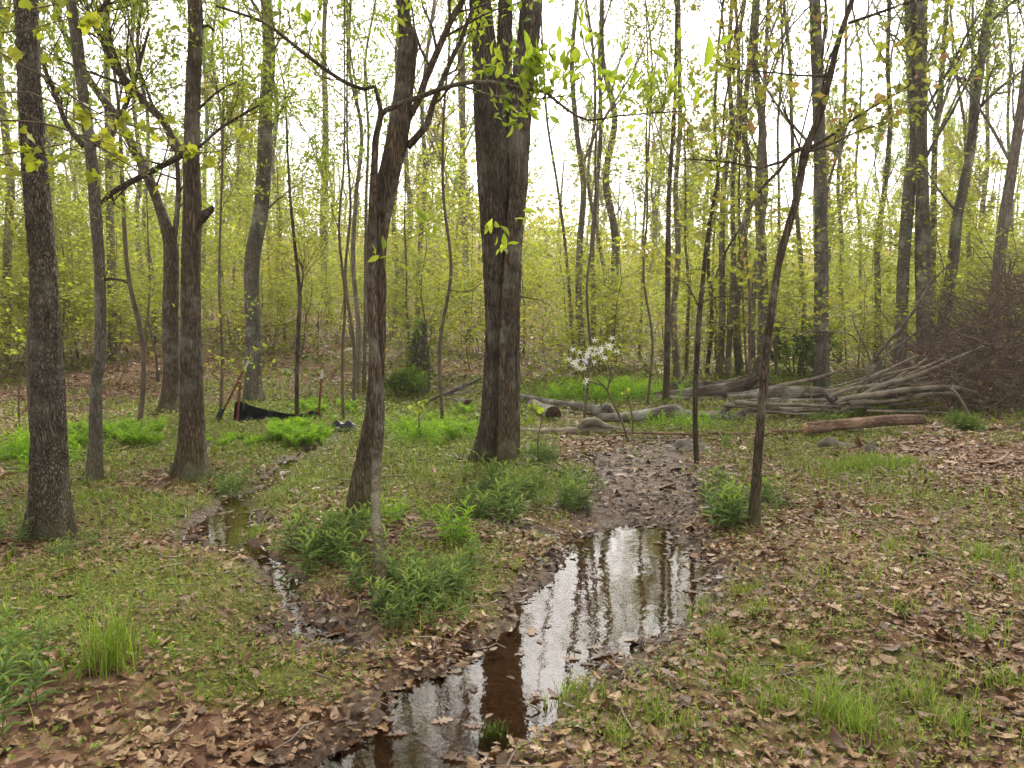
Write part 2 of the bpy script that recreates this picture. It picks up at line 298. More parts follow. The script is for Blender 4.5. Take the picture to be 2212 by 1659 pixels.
M['leafmaple'] = leafmat('maple_leaf', [(0, (0.17, 0.20, 0.02)), (0.6, (0.30, 0.33, 0.035)), (1, (0.42, 0.40, 0.06))], 0.5)
M['leafolive'] = leafmat('olive_leaf', [(0, (0.20, 0.19, 0.04)), (0.5, (0.32, 0.30, 0.06)), (1, (0.42, 0.34, 0.10))], 0.5, 0.02)
M['leafred'] = leafmat('rusty_leaf', [(0, (0.18, 0.20, 0.04)), (0.7, (0.34, 0.35, 0.07)), (0.9, (0.36, 0.24, 0.10)), (1, (0.30, 0.14, 0.09))], 0.45)
M['under'] = leafmat('understory_leaf', [(0, (0.17, 0.205, 0.025)), (0.5, (0.30, 0.335, 0.045)), (1, (0.42, 0.42, 0.08))], 0.55, 0.02)
M['forb'] = leafmat('weed_leaf', [(0, (0.06, 0.11, 0.025)), (0.5, (0.13, 0.205, 0.045)), (1, (0.27, 0.36, 0.07))], 0.35)
M['fern'] = leafmat('fern_leaf', [(0, (0.12, 0.24, 0.02)), (0.6, (0.26, 0.44, 0.03)), (1, (0.38, 0.52, 0.05))], 0.5)
M['grass'] = leafmat('grass_blade', [(0, (0.26, 0.20, 0.09)), (0.09, (0.22, 0.19, 0.06)), (0.14, (0.09, 0.15, 0.02)), (0.6, (0.20, 0.30, 0.03)), (1, (0.32, 0.40, 0.07))], 0.4)
M['cover'] = leafmat('ground_cover_leaf', [(0, (0.075, 0.095, 0.012)), (0.5, (0.155, 0.175, 0.02)), (0.85, (0.24, 0.25, 0.03)), (1, (0.11, 0.22, 0.03))], 0.3)
M['shrub'] = leafmat('shrub_leaf', [(0, (0.05, 0.09, 0.015)), (0.6, (0.12, 0.18, 0.03)), (1, (0.26, 0.33, 0.05))], 0.4)
M['litter'] = leafmat('dead_leaf', [(0, (0.05, 0.024, 0.013)), (0.25, (0.125, 0.055, 0.026)), (0.5, (0.21, 0.115, 0.05)), (0.75, (0.29, 0.18, 0.085)), (0.93, (0.38, 0.275, 0.155)), (1, (0.24, 0.19, 0.16))], 0.12, 0, 0.5, (1, 0.8, 0.6), 0.55)
M['wetleaf'] = leafmat('wet_dead_leaf', [(0, (0.028, 0.014, 0.007)), (0.6, (0.085, 0.043, 0.021)), (1, (0.19, 0.115, 0.06))], 0, 0, 0.45)
M['brush'] = plain('brush_twig', (0.125, 0.088, 0.065), 0.85, 0.2, 3, 0.4)

def ground_mat():
    m, n, out = mat('forest_floor'); L = n.links.new
    tc = nd(n, 'ShaderNodeTexCoord'); P_ = tc.outputs['Object']
    wet = nd(n, 'ShaderNodeAttribute', attribute_name='wet'); grn = nd(n, 'ShaderNodeAttribute', attribute_name='green')
    vo = nd(n, 'ShaderNodeTexVoronoi', i_Scale=22.0); L(P_, vo.inputs['Vector'])
    sp = nd(n, 'ShaderNodeSeparateColor'); L(vo.outputs['Color'], sp.inputs[0])
    lit = ramp(n, [(0, (0.045, 0.022, 0.012)), (0.4, (0.11, 0.056, 0.03)), (0.75, (0.18, 0.10, 0.055)), (1, (0.25, 0.165, 0.105))]); L(sp.outputs[0], lit.inputs[0])
    n1 = nd(n, 'ShaderNodeTexNoise', i_Scale=45.0, i_Detail=6.0, i_Roughness=0.7); L(P_, n1.inputs['Vector'])
    mud = ramp(n, [(0.3, (0.028, 0.016, 0.009)), (0.55, (0.072, 0.042, 0.024)), (0.8, (0.13, 0.082, 0.048))]); L(n1.outputs[0], mud.inputs[0])
    gr = ramp(n, [(0.3, (0.05, 0.06, 0.014)), (0.5, (0.12, 0.135, 0.025)), (0.75, (0.20, 0.21, 0.04))]); L(n1.outputs[0], gr.inputs[0])
    m1 = nd(n, 'ShaderNodeMix', data_type='RGBA'); L(lit.outputs[0], m1.inputs[6]); L(gr.outputs[0], m1.inputs[7])
    n2 = nd(n, 'ShaderNodeTexNoise', i_Scale=7.0, i_Detail=6.0, i_Roughness=0.7); L(P_, n2.inputs['Vector'])
    ad = nd(n, 'ShaderNodeMath', operation='ADD'); L(n2.outputs[0], ad.inputs[0]); L(grn.outputs['Fac'], ad.inputs[1])
    rg = ramp(n, [(0.72, (0, 0, 0)), (1.0, (1, 1, 1))]); L(ad.outputs[0], rg.inputs[0]); L(rg.outputs[0], m1.inputs[0])
    m2 = nd(n, 'ShaderNodeMix', data_type='RGBA'); L(m1.outputs[2], m2.inputs[6]); L(mud.outputs[0], m2.inputs[7]); L(wet.outputs['Fac'], m2.inputs[0])
    bs = nd(n, 'ShaderNodeBsdfPrincipled'); L(m2.outputs[2], bs.inputs['Base Color']); bs.inputs['Specular IOR Level'].default_value = 0.22
    rr = nd(n, 'ShaderNodeMapRange'); rr.inputs['To Min'].default_value = 0.95; rr.inputs['To Max'].default_value = 0.5; L(wet.outputs['Fac'], rr.inputs[0]); L(rr.outputs[0], bs.inputs['Roughness'])
    bp = nd(n, 'ShaderNodeBump', i_Strength=0.8, i_Distance=0.02); ma = nd(n, 'ShaderNodeMath', operation='ADD'); L(n1.outputs[0], ma.inputs[0]); L(vo.outputs['Distance'], ma.inputs[1]); L(ma.outputs[0], bp.inputs['Height']); L(bp.outputs[0], bs.inputs['Normal'])
    L(bs.outputs[0], out.inputs[0]); return m
def water_mat():
    m, n, out = mat('water'); L = n.links.new
    tc = nd(n, 'ShaderNodeTexCoord'); ns = nd(n, 'ShaderNodeTexNoise', i_Scale=5.0, i_Detail=3.0); L(tc.outputs['Object'], ns.inputs['Vector'])
    n2 = nd(n, 'ShaderNodeTexNoise', i_Scale=38.0, i_Detail=2.0); L(tc.outputs['Object'], n2.inputs['Vector'])
    ad = nd(n, 'ShaderNodeMath', operation='MULTIPLY_ADD'); L(n2.outputs[0], ad.inputs[0]); ad.inputs[1].default_value = 0.12; L(ns.outputs[0], ad.inputs[2])
    bp = nd(n, 'ShaderNodeBump', i_Strength=0.13, i_Distance=0.012); L(ad.outputs[0], bp.inputs['Height'])
    fr = nd(n, 'ShaderNodeFresnel', i_IOR=1.5); L(bp.outputs[0], fr.inputs['Normal'])
    gl = nd(n, 'ShaderNodeBsdfGlossy', i_Roughness=0.03); L(bp.outputs[0], gl.inputs['Normal'])
    tr = nd(n, 'ShaderNodeBsdfTransparent'); tr.inputs[0].default_value = (0.86, 0.70, 0.50, 1)
    ms = nd(n, 'ShaderNodeMixShader'); fm = nd(n, 'ShaderNodeMath', operation='MULTIPLY', use_clamp=True); fm.inputs[1].default_value = 1.05; L(fr.outputs[0], fm.inputs[0]); L(fm.outputs[0], ms.inputs[0]); L(tr.outputs[0], ms.inputs[1]); L(gl.outputs[0], ms.inputs[2]); L(ms.outputs[0], out.inputs[0]); return m
M['ground'] = ground_mat(); M['water'] = water_mat()

# ---------------------------------------------------------------- the ground
def axis(lo, hi, c0, c1, fine, grow):
    a = list(np.arange(c0, c1, fine)); s = fine; x = c1
    while x < hi: a.append(x); s *= grow; x += s
    a.append(hi); s = fine; x = c0 - fine; b = []
    while x > lo: b.append(x); s *= grow; x -= s
    b.append(lo); return np.array(b[::-1] + a)
# patches of green, read as (px, py, half width, half height, strength)
GREEN = [(250,1290,330,150,.31),(100,1090,130,70,.30),(520,1100,90,40,.28),(930,1000,140,55,.42),(660,1040,60,28,.35),(600,1180,60,50,.28),(330,1120,160,50,.26),(300,950,170,50,.5),(100,960,110,40,.4),
 (620,950,170,45,.5),(950,930,140,45,.5),(1320,850,200,35,.5),(1000,1200,140,60,.22),(1150,1060,110,40,.35),(1240,1080,70,40,.3),(1860,1020,120,30,.36),(1750,980,120,25,.22),(1850,1300,260,130,.12),
 (1750,1500,300,90,.20),(2150,1240,90,60,.26),(1580,1110,70,40,.22),(1000,1230,90,60,.2),(600,1500,140,50,.32),(420,1400,160,60,.2),(1240,1490,60,30,.28),(2000,1080,180,40,.12),(2000,1500,200,120,.12),(1480,930,220,22,.35),(1800,950,140,14,.3),(620,890,220,24,.5),(900,890,200,24,.4),(1700,820,60,20,.5),(640,1240,60,50,.2),(60,1400,120,120,.26)]
GP = []
for px, py, rx, ry, s in GREEN:
    c = G(px, py); a = G(px, py + ry * 0.8); b = G(px, py - ry * 0.8); GP.append((c[0], c[1], rx * c[1] / FPX, abs(b[1] - a[1]) / 2 + 0.1, s))
BROWN = [(600,1600,260,70,.5),(1380,1060,120,60,.5),(2100,1000,180,60,.35),(250,820,120,45,.6),(1400,1130,130,25,.3),(950,1400,100,40,.35)]
BP = []
for px, py, rx, ry, s in BROWN:
    c = G(px, py); a = G(px, py + ry * 0.8); b = G(px, py - ry * 0.8); BP.append((c[0], c[1], rx * c[1] / FPX, abs(b[1] - a[1]) / 2 + 0.1, s))
TRAIL = sd = poly([(1400,1125),(1390,1080),(1370,1040),(1400,1010),(1480,985)])
def greenf(x, y):
    g = 0.185 + 0.14 * noise3(x * 0.9, y * 0.9, 0, 21) + 0.08 * noise3(x * 3, y * 3, 0, 22)
    for cx, cy, rx, ry, s in GP: g = g + s * np.exp(-((x - cx) / rx)**2 - ((y - cy) / ry)**2)
    for cx, cy, rx, ry, s in BP: g = g - s * np.exp(-((x - cx) / rx)**2 - ((y - cy) / ry)**2)
    g = g + 0.15 * sstep(15, 20, y) * (noise3(x * 0.3, y * 0.3, 0, 23) + 0.5) * sstep(-4, 2, x)
    return np.clip(g, 0, 0.6)
def mudf(x, y, wd): return np.clip(sstep(0.27, 0.02, wd + 0.12 * noise3(x * 2.3, y * 2.3, 0, 31)) + 0.85 * sstep(0.5, 0.0, sd_line(x, y, TRAIL, 0.25) + 0.3 * noise3(x * 2, y * 2, 0, 32)), 0, 1)
xs = axis(-160, 160, -4.6, 4.6, 0.03, 1.045); ys = axis(-40, 170, 2.0, 11.5, 0.03, 1.022)
gx, gy = np.meshgrid(xs, ys); X, Yg = gx.ravel(), gy.ravel(); WD = wetd(X, Yg); Z = hgt(X, Yg, WD)
nx, ny = len(xs), len(ys); i = (np.arange(ny - 1)[:, None] * nx + np.arange(nx - 1)[None, :]).ravel()
Q = np.stack([i, i + 1, i + nx + 1, i + nx], 1)
mb = MB(); mb.add(np.c_[X, Yg, Z], None, Q); gob = obj('ground', mb, M['ground']); tag(gob, kind='structure')
for nm, val in (('wet', mudf(X, Yg, WD)), ('green', greenf(X, Yg))):
    at = gob.data.attributes.new(nm, 'FLOAT', 'POINT'); at.data.foreach_set('value', val.astype(np.float32))
WL = 0.0
ZG, WG = Z.reshape(ny, nx), WD.reshape(ny, nx)
def _look(Gd, x, y):
    i = min(max(int(np.searchsorted(xs, x)) - 1, 0), nx - 2); j = min(max(int(np.searchsorted(ys, y)) - 1, 0), ny - 2)
    u = (x - xs[i]) / (xs[i + 1] - xs[i]); v = (y - ys[j]) / (ys[j + 1] - ys[j])
    return float((Gd[j, i] * (1 - u) + Gd[j, i + 1] * u) * (1 - v) + (Gd[j + 1, i] * (1 - u) + Gd[j + 1, i + 1] * u) * v)
def H(x, y): return _look(ZG, x, y)
def wet1(x, y): return _look(WG, x, y)
low = (Z < WL + 0.004) & (WD < 0.25)
keep = low[Q].any(1); Qk = Q[keep]; use = np.unique(Qk); mp_ = -np.ones(len(X), int); mp_[use] = np.arange(len(use))
mb = MB(); mb.add(np.c_[X[use], Yg[use], np.full(len(use), WL)], None, mp_[Qk]); tag(obj('water', mb, M['water']), kind='structure')

# ---------------------------------------------------------------- leaf litter and ground cover
def scatter(y0, y1, dens, side=0.78):
    area = side * (y1**2 - y0**2) + 1.5 * (y1 - y0); n = int(area * dens)
    y = np.sqrt(rng.uniform(y0**2, y1**2, n)); x = rng.uniform(-1, 1, n) * (side * y + 0.75); return x, y
lit, wetl = MB(), MB()
for (y0, y1, dn, sz) in ((1.6, 4, 1700, 0.038), (4, 7, 1300, 0.038), (7, 11, 650, 0.05), (11, 18, 270, 0.066), (18, 40, 60, 0.10)):
    x, y = scatter(y0, y1, dn); wd = wetd(x, y); g = greenf(x, y); mu = mudf(x, y, wd); tr_ = sstep(0.45, 0.0, sd_line(x, y, TRAIL, 0.25))
    k = (wd > -0.02) & (rng.random(len(x)) < np.clip(1.0 - g * 1.5 - sstep(.1, -.03, wd) * .35 - tr_ * .6, 0.12, 1)) & ((noise3(x * 1.6, y * 1.6, 0, 41) > -0.45) | (rng.random(len(x)) < 0.45))
    x, y, wd, mu = x[k], y[k], wd[k], mu[k]; n = len(x); z = hgt(x, y, wd) + rng.uniform(0.003, 0.03, n)
    z = np.maximum(z, WL + 0.004)
    th = rng.uniform(0, 6.283, n); d = np.c_[np.cos(th), np.sin(th), rng.normal(0, 0.16, n)]
    nm = np.c_[rng.normal(0, 0.30, (n, 2)), np.ones(n)]; s = sz * rng.lognormal(0, 0.42, n); a = rng.random(n) * 0.75 + 0.25 * (noise3(x * 1.3, y * 1.3, 0, 42) * .5 + .5); cu = rng.normal(0.4, 0.55, n)
    c = np.c_[x, y, z]; isw = rng.random(n) < mu * 0.75
    for msk, tgt in ((~isw, lit), (isw, wetl)):
        h1 = rng.random(n) < 0.55
        for mm, tp in ((msk & h1, OAK), (msk & ~h1, OAK2)): leaves(tgt, tp, c[mm], d[mm], nm[mm], s[mm], a[mm], cu[mm])
x, y = scatter(2, 9, 60); wd = wetd(x, y); k = (wd < 0.0) & (wd > -0.3) & (rng.random(len(x)) < np.exp(wd[:] * 7)); x, y = x[k], y[k]; n = len(x)
th = rng.uniform(0, 6.283, n); leaves(wetl, OAK, np.c_[x, y, np.full(n, WL + 0.005)], np.c_[np.cos(th), np.sin(th), 0 * th], np.c_[rng.normal(0, .05, (n, 2)), np.ones(n)], 0.07 * rng.lognormal(0, .3, n), rng.random(n), rng.normal(0.2, 0.2, n))
tag(obj('leaf_litter', lit, M['litter']), 'brown dead oak leaves strewn over the whole forest floor', 'leaf litter', kind='stuff')
tag(obj('wet_leaf_litter', wetl, M['wetleaf']), 'dark soaked dead leaves along the muddy edges of the puddle and trickle', 'leaf litter', kind='stuff')
BLADE_N = 3
def blades(mb, c, th, lean, ht, wd, a):
    n = len(c); out = np.c_[np.cos(th), np.sin(th), np.zeros(n)]; sd = np.c_[-np.sin(th), np.cos(th), np.zeros(n)]
    up = np.array([0, 0, 1.0]); V = []
    for t, ww in ((0, 1), (0.4, 0.9), (0.75, 0.6)):
        p = c + out * (lean * ht * t * t)[:, None] + up * (ht * (t - 0.25 * lean * t * t))[:, None]
        V += [p - sd * (wd * ww)[:, None], p + sd * (wd * ww)[:, None]]
    V.append(c + out * (lean * ht)[:, None] + up * (ht * (1 - 0.35 * lean))[:, None])
    v = np.stack(V, 1).reshape(-1, 3); b = (np.arange(n) * 7)[:, None]
    mb.add(v, b + np.array([[4, 5, 6]]), np.vstack([b + np.array([[0, 1, 3, 2]]), b + np.array([[2, 3, 5, 4]])]), np.repeat(a, 7))
cov, grs = MB(), MB()
for (y0, y1, dn, sz) in ((1.6, 4.5, 5200, 0.016), (4.5, 8, 3600, 0.02), (8, 12, 1900, 0.03), (12, 18, 900, 0.05), (18, 34, 120, 0.11)):
    x, y = scatter(y0, y1, dn); wd = wetd(x, y); g = greenf(x, y); cl = noise3(x * 5, y * 5, 0, 51)
    k = (wd > 0.05) & (rng.random(len(x)) < np.clip((g - 0.05) * 1.9 + cl * 0.3, 0.0, 1) * (1 - 0.8 * mudf(x, y, wd)))
    x, y, wd, g = x[k], y[k], wd[k], g[k]; n = len(x); z = hgt(x, y, wd) + rng.uniform(0.008, 0.035, n) * (1 + (y > 10))
    th = rng.uniform(0, 6.283, n); d = np.c_[np.cos(th), np.sin(th), rng.uniform(0.0, 0.8, n)]
    leaves(cov, SMALL, np.c_[x, y, z], d, np.c_[rng.normal(0, 0.35, (n, 2)), np.ones(n)], sz * rng.lognormal(0, .35, n), rng.random(n))
    x, y = scatter(y0, y1, dn * 0.28); wd = wetd(x, y); g = greenf(x, y); cl = noise3(x * 2.2, y * 2.2, 0, 52)
    k = (wd > 0.06) & (rng.random(len(x)) < np.clip((g - 0.08) * 0.55 + np.maximum(cl - 0.2, 0) * 0.8, 0, 1) * (1 - 0.9 * mudf(x, y, wd)))
    x, y, wd = x[k], y[k], wd[k]; n = len(x)
    blades(grs, np.c_[x, y, hgt(x, y, wd)], rng.uniform(0, 6.28, n), rng.uniform(.1, .9, n), rng.uniform(0.04, 0.13, n) * (1 + 0.3 * (y > 10)), np.full(n, 0.002) * (1 + (y > 6) + 2 * (y > 12)), rng.random(n))
tag(obj('ground_cover', cov, M['cover'], smooth=False), 'low mossy green ground cover growing through the leaf litter', 'ground cover', kind='stuff')
tag(obj('grass', grs, M['grass'], smooth=False), 'thin scattered grass blades sprouting from the forest floor', 'grass', kind='stuff')
tw = MB()
x, y = scatter(2.2, 16, 5.5)
for a, b in zip(x, y):
    if wet1(a, b) < -0.1: continue
    L_ = random.uniform(0.08, 0.5); t = random.uniform(0, 6.28); q = [np.array([a, b, H(a, b) + 0.03])]
    for s in range(4):
        t += random.uniform(-.4, .4); nx_ = q[-1] + np.array([math.cos(t), math.sin(t), 0]) * L_ / 4; nx_[2] = max(H(nx_[0], nx_[1]), 0) + random.uniform(.01, .04); q.append(nx_)
    tube(tw, q, np.linspace(0.004, 0.0015, 5) * (1 + b / 8), 4, random.random())
tag(obj('fallen_twigs', tw, M['pole']), 'small fallen twigs lying among the dead leaves', 'twigs', kind='stuff')

# ---------------------------------------------------------------- trees
def rot_about(v, ax, an):
    ax = ax / (np.linalg.norm(ax) + 1e-9); return v * math.cos(an) + np.cross(ax, v) * math.sin(an) + ax * (ax @ v) * (1 - math.cos(an))
def grow(wb, lf, p, d, L, r, lvl, up=0.25, sub=4, spread=0.75, wander=0.22, nl=6):
    d = np.asarray(d, float); d = d / np.linalg.norm(d); n = 5 if lvl else 4; pts = [np.asarray(p, float)]; ds = []
    for k in range(n):
        d = d + np.array([random.gauss(0, wander), random.gauss(0, wander), random.gauss(0, wander * 0.6) + up * 0.3]); d /= np.linalg.norm(d); ds.append(d); pts.append(pts[-1] + d * L / n)
    rr = np.linspace(r, max(r * 0.3, 0.002), n + 1); tube(wb, pts, rr, 6 if r > 0.02 else (4 if r > 0.008 else 3), random.random(), cap=False)
    if lvl == 0:
        for k in range(nl):
            t = random.uniform(0.25, 1) * n; i = min(int(t), n - 1); lf.append(np.r_[pts[i] + (pts[i + 1] - pts[i]) * (t - i), ds[i]])
        return
    for k in range(sub):
        t = (0.25 + 0.72 * (k + random.random()) / sub) * n; i = min(int(t), n - 1); q = pts[i] + (pts[i + 1] - pts[i]) * (t - i)
        ax = np.array([random.gauss(0, 1), random.gauss(0, 1), random.gauss(0, 1)]); ax -= ax @ ds[i] * ds[i]
        grow(wb, lf, q, rot_about(ds[i], ax, random.uniform(0.5, 1.1) * spread), L * random.uniform(0.4, 0.65), rr[i] * 0.55, lvl - 1, up, sub, spread, wander, nl)
    for k in range(nl // 2): lf.append(np.r_[pts[-1] + rng.normal(0, .04, 3), ds[-1]])
def foliage(mb, lf, tpl, size, per=3, jit=0.06, flatten=1.0, droop=0.0):
    if not lf: return
    A = np.repeat(np.array(lf), per, 0); n = len(A); c = A[:, :3] + rng.normal(0, jit, (n, 3)); d = A[:, 3:] * 0.5 + rdir(n) * 0.8; d[:, 2] = d[:, 2] * flatten - droop
    nm = rdir(n, 1); nm[:, 2] = np.abs(nm[:, 2]) + 0.6 * (1.5 - flatten)
    leaves(mb, tpl, c, d, nm, size * rng.lognormal(0, 0.3, n), np.clip(rng.normal(0.5, 0.25, n), 0, 1))
def bark_disp(amp, freq, flare=0.0, base=0.0, lobes=4, seed=0, rough=0.03, vf=3.0):
    def f(rr, th, pts, U, V):
        z = pts[:, 2][:, None] + 0 * th; r = rr
        cx, cy = np.cos(th), np.sin(th); ph = seed * 1.7
        r = r * (1 + rough * noise3(cx * 1.3 + 7 * seed, cy * 1.3, z * 0.9, seed) + rough * 0.6 * noise3(cx * 3, cy * 3, z * 2.5, seed + 1))
        if flare: r = r * (1 + flare * np.exp(-np.maximum(z - base, 0) / 0.22) * (0.65 + 0.35 * np.cos(lobes * th + ph) + 0.25 * np.cos(2 * th + ph * 2)))
        if amp:
            q = rr * freq * 2; rid = 1 - np.abs(noise3(cx * q + 3, cy * q, z * vf * 2.2, seed + 2)) * 2.2; rid2 = 1 - np.abs(noise3(cx * q * 2.1, cy * q * 2.1 + 5, z * vf * 5, seed + 3)) * 2
            r = r + amp * (0.5 - np.clip(rid, 0, 1)) + amp * 0.5 * (0.4 - np.clip(rid2, 0, 1))
        return r
    return f
def path(px, Y):                                  # (px, py, width[, Y]) -> points, radii
    pts, rad = [], []
    for q in px:
        p = P(q[0], q[1], q[3] if len(q) > 3 else Y); pts.append(p); rad.append(q[2] * 0.485 * depth(p) / FPX * math.cos(math.atan(abs(q[0] - W0 / 2) / FPX)))
    return pts, rad
def hero_stem(root, name, px, Y, mt, sides=40, step=0.035, amp=0.006, freq=16, flare=0.5, ztop=11, seed=1, base=True, vf=3.0, toward=None):
    pts, rad = path(px, Y)
    if base:
        p0 = pts[0].copy(); p0[2] = H(p0[0], p0[1]) - 0.15; pts = [p0] + (pts if pts[0][2] > p0[2] + 0.1 else pts[1:]); rad = [rad[0]] + (rad if len(rad) == len(pts) - 1 else rad[1:])
    P1, R1 = resample(pts, rad, step); mb = MB(); bz = H(pts[0][0], pts[0][1])
    if ztop and pts[-1][2] < ztop:
        d = pts[-1] - pts[-2]; d /= np.linalg.norm(d); d = d * 0.6 + np.array([0, 0, 0.4]); d /= np.linalg.norm(d); n = 8; L_ = (ztop - pts[-1][2]) / d[2]
        e = [pts[-1] + d * L_ * (k + 1) / n + np.array([random.gauss(0, .05), random.gauss(0, .05), 0]) * k for k in range(n)]; er = np.linspace(rad[-1], rad[-1] * 0.35, n + 1)[1:]
        tube(mb, P1, R1, sides, 0, bark_disp(amp, freq, flare, bz, 4, seed, vf=vf), cap=base)
        tube(mb, [P1[-1]] + e, np.r_[R1[-1], er], 14, 0.0, cap=False); top = e
    else: tube(mb, P1, R1, sides, 0, bark_disp(amp, freq, flare, bz, 4, seed, vf=vf)); top = pts
    if base: mb.a[0] = -np.exp(-np.maximum(mb.v[0][:, 2] - bz, 0) / .28)
    obj(name, mb, mt, root); return pts, rad, top
def crown(root, top, r, mt, lmat, leaf, size, nb=9, L=2.6, lvl=2, per=3, sub=4, nl=6, up=0.25, lo=None, wood=None, fol=None, done=True, one=False, sp=0.75):
    wb = MB() if one else (Wood() if wood is None else wood); lf = []
    for k in range(nb):
        t = (k + random.random()) / nb * (len(top) - 1); i = min(int(t), len(top) - 2); q = top[i] + (top[i + 1] - top[i]) * (t - i); a = random.uniform(0, 6.28)
        if not one: wb.append(MB())
        grow(wb if one else wb[-1], lf, q, (math.cos(a), math.sin(a), random.uniform(.2, .9) + up), L * random.uniform(.6, 1.1), r * 0.4, lvl, up, sub, sp, nl=nl)
    fb = fol or MB(); foliage(fb, lf, leaf, size, per, 0.08)
    if done:
        if one: obj('branches', wb, mt, root)
        else:
            for b_ in wb: obj('branch', b_, mt, root)
        obj('foliage', fb, lmat, root)
    return wb, fb
def side_branch(wb, lf, px, Y, lvl=1, L=0.7, sub=4, n=7, nl=5, sides=8, up=0.3, t0=0.3):
    if isinstance(wb, Wood): wb.append(MB()); wb = wb[-1]
    pts, rad = path(px, Y); P1, R1 = resample(pts, rad, 0.08); tube(wb, P1, R1, sides, random.random(), bark_disp(0, 1, 0, 0, 4, 3, 0.06), cap=True)
    for k in range(n):
        i = min(int((t0 + (1 - t0) * (k + random.random()) / n) * (len(P1) - 1)), len(P1) - 2); d = P1[i + 1] - P1[i]; d /= np.linalg.norm(d)
        ax = np.array([random.gauss(0, .5), random.gauss(0, 1), random.gauss(0, .5)]); grow(wb, lf, P1[i], rot_about(d, ax, random.uniform(.4, 1.1) * random.choice((-1, 1))), L * random.uniform(.5, 1.1), max(R1[i] * 0.45, 0.003), lvl, up, sub, nl=nl)

# --- the stout left tree with blocky bark
g = G(105, 1172); Y1 = g[1]
t = thing('tree', g, 'stout tree with blocky bark at far left, thickest trunk of the left foreground', 'tree')
pts, rad, top = hero_stem(t, 'trunk', [(107,1170,96),(107,1100,90),(106,1053,86),(104,886,78),(98,720,69),(91,553,61),(82,450,60),(70,300,56),(62,150,54),(58,0,52)], Y1, M['block'], 72, 0.022, 0.009, 26, 0.42, 11, 2, vf=5)
crown(t, top, 0.10, M['twig'], M['leaf'], OVATE, 0.07, 8, 2.4, 2, 2)
# --- slim tree to its right
g = G(203, 1040); Y2 = g[1]
t = thing('tree', g, 'slim crooked grey tree standing second from the left edge, kinked halfway up', 'tree')
pts, rad, top = hero_stem(t, 'trunk', [(203,1045,36),(206,953,31),(209,820,26),(216,786,27),(217,653,26),(214,553,26),(207,467,28),(200,367,27),(188,267,27),(175,167,26),(168,100,27),(152,0,24)], Y2, M['grey'], 32, 0.03, 0.003, 20, 0.35, 8.5, 3)
wb, lf = Wood(), []
side_branch(wb, lf, [(205,312,16),(240,290,12),(283,200,10),(303,130,8),(323,60,6)], Y2, 1, .8, 4, 9)
side_branch(wb, lf, [(180,315,15),(143,267,13),(123,213,12),(103,167,9),(80,100,7)], Y2, 1, .8, 4, 9)
side_branch(wb, lf, [(225,605,8),(240,602,7),(262,605,6),(276,612,5)], Y2, 0, .2, 1, 2, 1)
side_branch(wb, lf, [(160,80,13),(200,40,10),(250,-20,8)], Y2, 1, .9, 4, 7)
fb = MB(); foliage(fb, lf, OVATE, 0.05, 3); crown(t, top, 0.06, M['brown'], M['leaf'], OVATE, 0.055, 10, 1.8, 2, 3, wood=wb, fol=fb)
# --- brown tree with the broken stub
g = G(415, 1030); Y3 = g[1]
t = thing('tree', g, 'upright brown tree with a broken branch stub on its right side and mossy foot', 'tree')
pts, rad, top = hero_stem(t, 'trunk', [(415,1036,70),(414,986,60),(414,886,54),(412,720,46),(412,553,42),(415,467,42),(414,367,36),(415,267,35),(418,167,33),(423,67,33),(421,0,33)], Y3, M['brown'], 60, 0.025, 0.008, 30, 0.75, 11, 4, vf=5)
mb = MB(); p_, r_ = path([(420,482,30),(436,468,26),(450,458,18),(461,446,8)], Y3); P1, R1 = resample(p_, r_, 0.02); tube(mb, P1, R1, 14, 0, bark_disp(0.006, 40, 0, 0, 4, 5, 0.12)); obj('broken_stub', mb, M['brown'], t)
wb, lf = Wood(), []
side_branch(wb, lf, [(398,335,20),(372,300,19),(350,257,18),(317,227,18),(283,187,17),(243,133,15),(223,90,12),(190,20,9)], Y3, 1, .9, 4, 12)
side_branch(wb, lf, [(395,335,15),(333,367,15),(283,393,15),(240,418,14),(218,440,10)], Y3 + .1, 1, .5, 2, 4)
side_branch(wb, lf, [(430,318,8),(473,280,7),(520,250,6),(560,227,5)], Y3, 1, .6, 4, 7)
side_branch(wb, lf, [(430,235,7),(467,200,5),(500,182,4),(527,170,3)], Y3, 1, .6, 4, 6)
side_branch(wb, lf, [(432,60,8),(450,55,7),(463,65,5)], Y3, 0, .2, 1, 1, 1)
fb = MB(); foliage(fb, lf, OVATE, 0.05, 3); crown(t, top, 0.08, M['brown'], M['leaf'], OVATE, 0.06, 10, 2.4, 2, 3, wood=wb, fol=fb)
# --- tree behind the black fence
g = G(547, 872); Y4 = g[1]
t = thing('tree', g, 'lichen-grey tree standing directly behind the black silt fence, bending right higher up', 'tree')
pts, rad, top = hero_stem(t, 'trunk', [(547,876,44),(547,800,37),(547,720,35),(544,640,34),(546,553,35),(562,467,33),(570,367,34),(574,233,30),(581,133,30),(580,67,27),(575,0,25)], Y4, M['grey'], 40, 0.04, 0.006, 22, 0.35, 15, 6)
wb, lf = Wood(), []
side_branch(wb, lf, [(575,300,7),(600,250,6),(640,190,4)], Y4, 1, 1.0, 4, 7); side_branch(wb, lf, [(578,60,10),(555,20,8),(530,-20,6)], Y4, 1, 1, 4, 6)
side_branch(wb, lf, [(560,470,5),(590,440,4),(640,400,3)], Y4, 1, 1.0, 4, 7)
fb = MB(); foliage(fb, lf, OVATE, 0.06, 3); crown(t, top, 0.09, M['grey'], M['leaf'], OVATE, 0.07, 10, 2.8, 2, 3, wood=wb, fol=fb)
